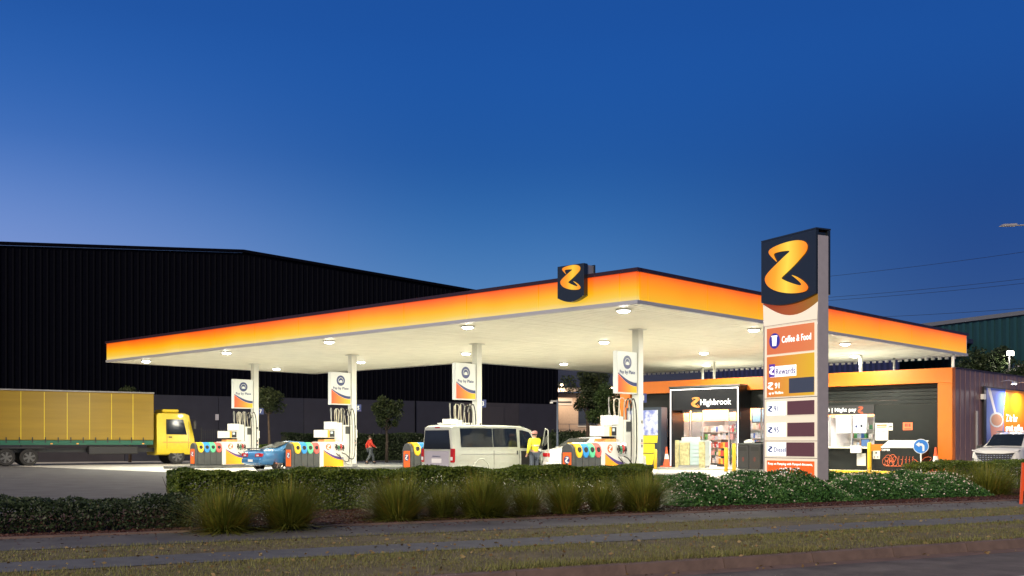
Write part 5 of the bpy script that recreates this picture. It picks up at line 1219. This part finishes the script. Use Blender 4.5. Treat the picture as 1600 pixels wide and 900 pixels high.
hiv = mat('hi_vis_yellow',(.70,.66,.03),.6); redt = mat('red_shirt',(.70,.05,.025),.65); navyt = mat('dark_trousers',(.05,.065,.09),.8); greyt = mat('grey_trousers',(.10,.11,.12),.8); hair_ = mat('brown_hair',(.06,.035,.02),.8); capp = mat('faded_pink_cap',(.35,.16,.14),.7)
t,b_ = person(W(-7.45,3.6,0), TH+R(75), J0(elR=(.25,.14,1.20),wrR=(.16,.36,1.22),haR=(.14,.41,1.24)), hiv, navyt, hair_, 'person in yellow hi-vis top and dark trousers beside the open front door of the van', capp)
st_ = MB().lathe([(.172,1.20),(.172,1.25)],(0,0,0),mat('reflective_tape',(.6,.62,.62),.3),20).obj('reflective_band', b_)
t,b_ = person(Gp(578,724.5,0), R(-65), J0(knL=(-.10,.22,.52),anL=(-.11,.26,.12),toL=(-.11,.39,.10),knR=(.10,-.02,.50),anR=(.11,-.28,.14),toR=(.12,-.17,.06),elL=(-.25,-.16,1.17),wrL=(-.24,-.12,.93),haL=(-.24,-.10,.87),elR=(.25,.10,1.15),wrR=(.22,.30,1.02),haR=(.21,.35,1.0)), redt, greyt, hair_, 'person in a red shirt and grey trousers walking between coupe and van')

# ================================================================ BACKGROUND
# black warehouse with a concrete base, gable towards the road
wd = (1.5/math.hypot(1.5,1), 1/math.hypot(1.5,1)); wt = math.atan2(1,1.5); Yr = 78.0; Xr = (380-800)/F*Yr
wh = thing('warehouse','huge black ribbed warehouse with low gable roof and grey concrete base','warehouse',(Xr,Yr,0),wt)
def wl(u):  # distance along the wall from the ridge at column u
    k = (u-800)/F; return (k*Yr-Xr)/(wd[0]-k*wd[1])
ridge = H+(690-395)*Yr/F; xe_ = wl(872); zeR = ridge-.0748*0-xe_*.098*1.0
s58 = wl(58); z58 = H+(690-385)*(Yr+s58*wd[1])/F
sR = wl(730); zR = H+(690-455)*(Yr+sR*wd[1])/F; pr_ = (ridge-zR)/sR; plf = (ridge-z58)/(-s58)
zband = H+(690-620)*Yr/F
xw0 = wl(58)-34
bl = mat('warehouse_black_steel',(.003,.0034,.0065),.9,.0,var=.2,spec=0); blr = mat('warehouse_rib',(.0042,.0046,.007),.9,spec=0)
def ztop(x): return ridge-(x*pr_ if x>0 else -x*plf)
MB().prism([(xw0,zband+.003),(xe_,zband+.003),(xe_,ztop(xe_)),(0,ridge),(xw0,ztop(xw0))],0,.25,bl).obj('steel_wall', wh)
ribs = MB(); x = xw0+.2
while x < xe_:
    ribs.prism([(x,-.07),(x+.05,-.07),(x+.10,-.001),(x-.05,-.001)],zband+.01,ztop(x)-.15,blr,'z'); x += .42
ribs.obj('wall_ribs', wh)['kind'] = 'stuff'
MB().prism([(xw0-.2,ztop(xw0)+.02),(0,ridge+.02),(xe_+.2,ztop(xe_+.2)+.02),(xe_+.2,ztop(xe_+.2)+.22),(0,ridge+.22),(xw0-.2,ztop(xw0)+.22)],-.18,.1,bl).obj('barge_flashing', wh)
MB().prism([(xw0,ztop(xw0)-.1),(0,ridge-.1),(xe_,ztop(xe_)-.1),(xe_,ztop(xe_)),(0,ridge),(xw0,ztop(xw0))],.26,45,bl).obj('roof', wh)
MB().box(xe_-.25,xe_,.26,45,0,ztop(xe_)-.12,bl).obj('side_wall', wh)
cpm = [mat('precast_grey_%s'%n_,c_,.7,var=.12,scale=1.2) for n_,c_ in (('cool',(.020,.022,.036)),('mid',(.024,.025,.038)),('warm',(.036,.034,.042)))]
x = xw0; i = 0
while x < xe_:
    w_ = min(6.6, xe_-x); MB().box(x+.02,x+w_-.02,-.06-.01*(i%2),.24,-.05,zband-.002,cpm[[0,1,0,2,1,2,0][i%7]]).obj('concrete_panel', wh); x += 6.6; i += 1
dk = mat('door_blind_grey',(.045,.043,.05),.6)
x0_ = wl(750); x1_ = wl(786)
MB().box(x0_,x1_,-.12,-.08,0,zband-.35,dk).obj('roller_door', wh)
for u in (648,): MB().box(wl(u)-.04,wl(u)+.04,-.14,-.09,0,zband,blr).obj('downpipe', wh)
MB().box(wl(336),wl(341),-.13,-.075,H+(690-657)*Yr/F,H+(690-648)*Yr/F,mat('small_wall_plate',(.45,.45,.5),.5)).obj('wall_plate', wh)
# far hedge before the warehouse
def WP(x, y): return (Xr+x*wd[0]-y*wd[1], Yr+x*wd[1]+y*wd[0])
def far_hedge(x0,x1,y,h,dp,n,label,m=dark_m,size=.16):
    p = WP((x0+x1)/2,y); t = thing('boundary_hedge',label,'hedge',(p[0],p[1],-.02),wt); Lh = (x1-x0)/2
    x = rng.uniform(-Lh,Lh,n); yy = rng.uniform(-dp/2,dp/2,n); z = rng.uniform(0,h,n); f = rng.uniform(size=n)
    yy = np.where(f<.55,-dp/2+np.abs(rng.normal(size=n))*.08,yy); z = np.where(f>.6,h-np.abs(rng.normal(size=n))*.1+.08*np.sin(x*1.3),z)
    leaf_mesh('foliage',np.stack([x,yy,z],1),size,m,t); MB().box(-Lh+.1,Lh-.1,-dp/2+.15,dp/2-.1,0,h-.18,mat('hedge_core',(.012,.018,.008),.9)).obj('inner_twigs',t)
far_hedge(wl(395),wl(700),-6.0,1.95,1.4,16000,'tall dark boundary hedge behind the coupe and the red shirted person')
far_hedge(wl(703),wl(865),-6.0,1.75,1.4,9000,'dark boundary hedge behind the white van')
far_hedge(wl(285),wl(392),-7.5,1.1,1.2,7000,'lower green hedge behind the leftmost bins', hedge_m)
# steel bar fence left
t = thing('bar_fence','black steel bar fence before the warehouse at the far left pump','fence',(*WP(wl(283),-4.6),0),wt); Lf = wl(356)-wl(283)
f = MB().box(0,Lf,-.02,.02,2.0,2.05,black).box(0,Lf,-.02,.02,.3,.35,black); f.obj('rail', t)
fb = None
for i in range(int(Lf/.16)):
    if fb is None: fb = MB().box(-.012,.012,-.012,.012,0,2.2,black).obj('picket', t)
    else: o = fb.copy(); col.objects.link(o); o.parent = t; o.location = (i*.16,.034,0)
for i in range(3): MB().box(i*Lf/2-.04,i*Lf/2+.04,-.1,-.022,0,2.3,black).obj('fence_post', t)
# thin pole by warehouse corner
pp = ((871-800)/F*70,70,0); t = thing('camera_pole','slim blue grey pole with short crossarm at the warehouse corner','pole',pp,0)
MB().tube([(0,0,0),(0,0,4.15)],[.09,.06],mat('pole_blue',(.10,.13,.18),.5),10).obj('shaft', t); MB().box(-.45,.05,-.04,.04,4.0,4.1,greysteel).obj('crossarm', t); MB().box(-.5,-.3,-.06,.06,3.9,4.0,white).obj('camera_head', t)
# grassy bank
bank = MB(); by = 80
bank.face([(2,74,-.02),(16,74,-.02),(18,86,2.1),(3.2,86,2.1)],mat('bank_grass',(.02,.03,.012),.95,var=.4,bump=.8)); structure(bank.obj('grass_bank'))
bh = thing('bank_planting','dark low planting over the bank left of the near column','shrub',(8,79,.6),0)
n = 16000; x = rng.uniform(-5,7,n); y = rng.uniform(-5,6,n); leaf_mesh('foliage',np.stack([x,y,(y+5)*.175-.55+rng.uniform(0,.35,n)],1),.2,dark_m,bh)
# lit building beyond the bank
t = thing('lit_office','distant beige building with lit wall under a dark blue roof, left of the shop','building',(2.6,108,0),R(4))
bw = mat('beige_wall',(.50,.40,.31),.7,var=.08); br_ = mat('dark_blue_roof',(.02,.03,.07),.5)
MB().box(0,17,0,6,2.0,6.4,bw).obj('wall', t); MB().box(-.5,18,-1.2,8,6.9,9.4,br_).obj('roof', t); MB().box(-.4,17.5,-1.1,-.9,6.45,6.85,mat('fascia_beige',(.35,.3,.26),.6)).obj('roof_fascia', t)
MB().box(0,17,-.9,0,6.42,6.6,mat('brown_soffit',(.16,.09,.06),.6)).obj('soffit', t)
MB().box(.8,3.6,-.05,-.004,5.1,5.8,mat('unlit_sign_face',(.55,.52,.48),.5)).obj('sign_band', t); MB().box(.9,3.5,-.056,-.051,5.3,5.5,darkgrey).obj('sign_print', t)
for x in (4.2,7.2,10.2,13.2): w__ = MB().box(x,x+2,-.05,-.004,3.0,4.9,mat('office_window',(.03,.04,.06),.15)).obj('window', t); MB().box(x-.06,x+2.06,-.07,-.052,2.9,3.0,white).obj('sill', w__)
for x in (0,3,6,9,12,15): MB().box(x,x+.06,-2.0,-1.94,2.0,3.1,greysteel).obj('railing_post', t)
MB().box(0,16,-2.03,-1.99,3.1,3.15,greysteel).box(0,16,-2.03,-1.99,2.6,2.64,greysteel).obj('railing', t)
for i,(u,v) in enumerate(((878,603),(955,608))):
    Y = 106.3; X = (u-800)/F*Y; z = H+(690-v)*Y/F
    q = thing('eave_lamp',['warm lamp under the eave of the distant office, left one','warm lamp under the eave of the distant office, right one'][i],'lamp',(X,Y,z),0,'warm lamps on the distant office')
    MB().lathe([(.10,0),(.16,.12),(.16,.2)],(0,0,0),emat('warm_bulb',(1,.75,.5),18),12).obj('bulb', q); MB().box(-.1,.1,-.02,.3,.205,.3,darkgrey).obj('bracket', q)
    area('eave_light',(X,Y,z-.1),.3,260,(1,.72,.48))
# teal corrugated building at the right, and the dark blue wall it shows through the gap
def corr(name,label,u0,u1,Y0,dirx,vt0,vt1,m,pitch=.6,mr_=None):
    X_0 = (u0-800)/F*Y0; an = math.atan2(1,dirx); dx_,dy_ = math.cos(an),math.sin(an)
    if dirx < 0: an = math.atan2(-1,-dirx); dx_,dy_ = math.cos(an),math.sin(an)
    k = (u1-800)/F; Ld = (k*Y0-X_0)/(dx_-k*dy_); z0_ = H+(690-vt0)*Y0/F; z1_ = H+(690-vt1)*(Y0+Ld*dy_)/F
    t = thing(name,label,'building',(X_0,Y0,0),an)
    MB().prism([(0,0),(Ld,0),(Ld,z1_),(0,z0_)],0,.3,m).obj('wall', t)
    r_ = MB(); x = .1
    while x < Ld: r_.box(x,x+pitch*.4,-.08,-.001,0,z0_+(z1_-z0_)*x/Ld-.1,mr_ or m); x += pitch
    r_.obj('wall_ribs', t)['kind'] = 'stuff'
    MB().prism([(-.2,z0_+.01),(Ld,z1_+.01),(Ld,z1_+.35),(-.2,z0_+.35)],-.2,.3,mat('roof_flashing',(.12,.13,.15),.4)).obj('roof_flashing', t)
    MB().prism([(0,z0_-.4),(Ld,z1_-.4),(Ld,z1_-.01),(0,z0_-.01)],.31,20,m).obj('roof', t)
    return t
corr('teal_warehouse','teal corrugated warehouse beyond the right end of the canopy',1400,1720,100,-.62,517,477,mat('teal_steel',(.006,.034,.040),.5,var=.2),.7,mat('teal_steel_rib',(.010,.048,.055),.45))
corr('blue_warehouse','dark blue corrugated warehouse seen in the gap above the shop roof',985,1402,118,-.62,552,520,mat('blue_steel',(.012,.018,.06),.5,var=.2),.6,mat('blue_steel_rib',(.025,.032,.10),.45))
# floodlight at the right edge lighting a pale wall
fp = ((1578-800)/F*62,62,H+(690-552)*62/F)
t = thing('floodlight','glaring floodlight on a pole between the trees at the right edge','floodlight',(fp[0],fp[1],0),0)
MB().tube([(0,.1,0),(0,.1,fp[2]+.2)],.06,darkgrey,8).obj('pole', t); MB().box(-.22,.22,-.08,.06,fp[2]-.14,fp[2]+.16,darkgrey).obj('lamp_head', t); MB().box(-.17,.17,-.10,-.082,fp[2]-.10,fp[2]+.11,emat('flood_glow',(1,.92,.8),40)).obj('lens', t)
area('flood_lamp',(fp[0],fp[1]-.15,fp[2]),.35,160,(1,.85,.72),(R(60),0,R(20)))
t = thing('pale_store','pale ribbed wall lit by the floodlight at the right edge','building',((1588-800)/F*74,74,0),R(-20))
MB().box(0,14,0,6,0,6.6,mat('pale_pink_wall',(.55,.44,.38),.6,var=.1)).obj('wall', t)
rb_ = MB()
for i in range(20): rb_.box(.1+i*.7,.3+i*.7,-.08,-.002,0,6.5,MT['pale_pink_wall'])
rb_.obj('wall_ribs', t)['kind'] = 'stuff'; MB().box(-.1,14,-.15,6,6.61,6.8,greysteel).obj('roof', t)
# road sign post at the right edge
t = thing('street_sign','orange and white sign post at the right edge of the grass verge','sign',RW(rxd(1597,5.2),5.2,-.14),RT-R(20))
MB().prism([(-.06,0),(0,0),(.06,.95),(0,.95)],-.02,.02,coneo).obj('leg', t); MB().box(.02,.62,-.03,-.022,.30,.95,coneo).obj('sign_plate', t); MB().box(.05,.55,-.036,-.031,.45,.6,conew).obj('stripe', t); MB().prism([(.50,0),(.56,0),(.60,.95),(.55,.95)],-.02,.02,coneo).obj('leg', t)
# power lines and street light arm on the right
lab_ = ['highest of the thin power lines in the sky right of the pylon','upper of the close pair of power lines in the right sky','lower of the close pair of power lines in the right sky','lowest power line, skimming the teal roof']
for i,(va,vb) in enumerate(((430,392),(463,434),(468,441),(497,480))):
    Ya,Yb = 150,110; pts = []
    for k in range(25):
        s_ = k/24; u = 1240+(1680-1240)*s_; v = va+(vb-va)*((u-1300)/300) + 5*math.sin(math.pi*s_)*.6; Y = Ya+(Yb-Ya)*s_; pts.append(((u-800)/F*Y,Y,H+(690-v)*Y/F))
    tag(MB().tube(pts,.022,black,5).obj('power_line',smooth=True),lab_[i],'power line','power lines in the right sky')
t = thing('street_light','street light arm reaching into the upper right of the frame','street light',(21.8,42.5,-.1),0)
Ys = 42.5; za_ = H+(690-347)*Ys/F
MB().tube([(0,0,0),(0,0,za_-.9),(-.15,0,za_-.3),(-.7,0,za_)],[.11,.08,.06,.04],greysteel,10).obj('pole', t, smooth=True)
xt = (1562-800)/F*Ys-21.8
MB().tube([(-.7,0,za_),(xt+.5,0,za_-.04)],.03,greysteel,8).obj('arm', t); MB().prism([(xt,za_-.07),(xt+.1,za_+.0),(xt+.65,za_+.03),(xt+.65,za_-.06)],-.12,.12,greysteel).obj('lamp_head', t)
# back lane strip that the truck stands on is the forecourt sheet; yellow lane edge line beside the canopy
print('objects', len(bpy.data.objects))
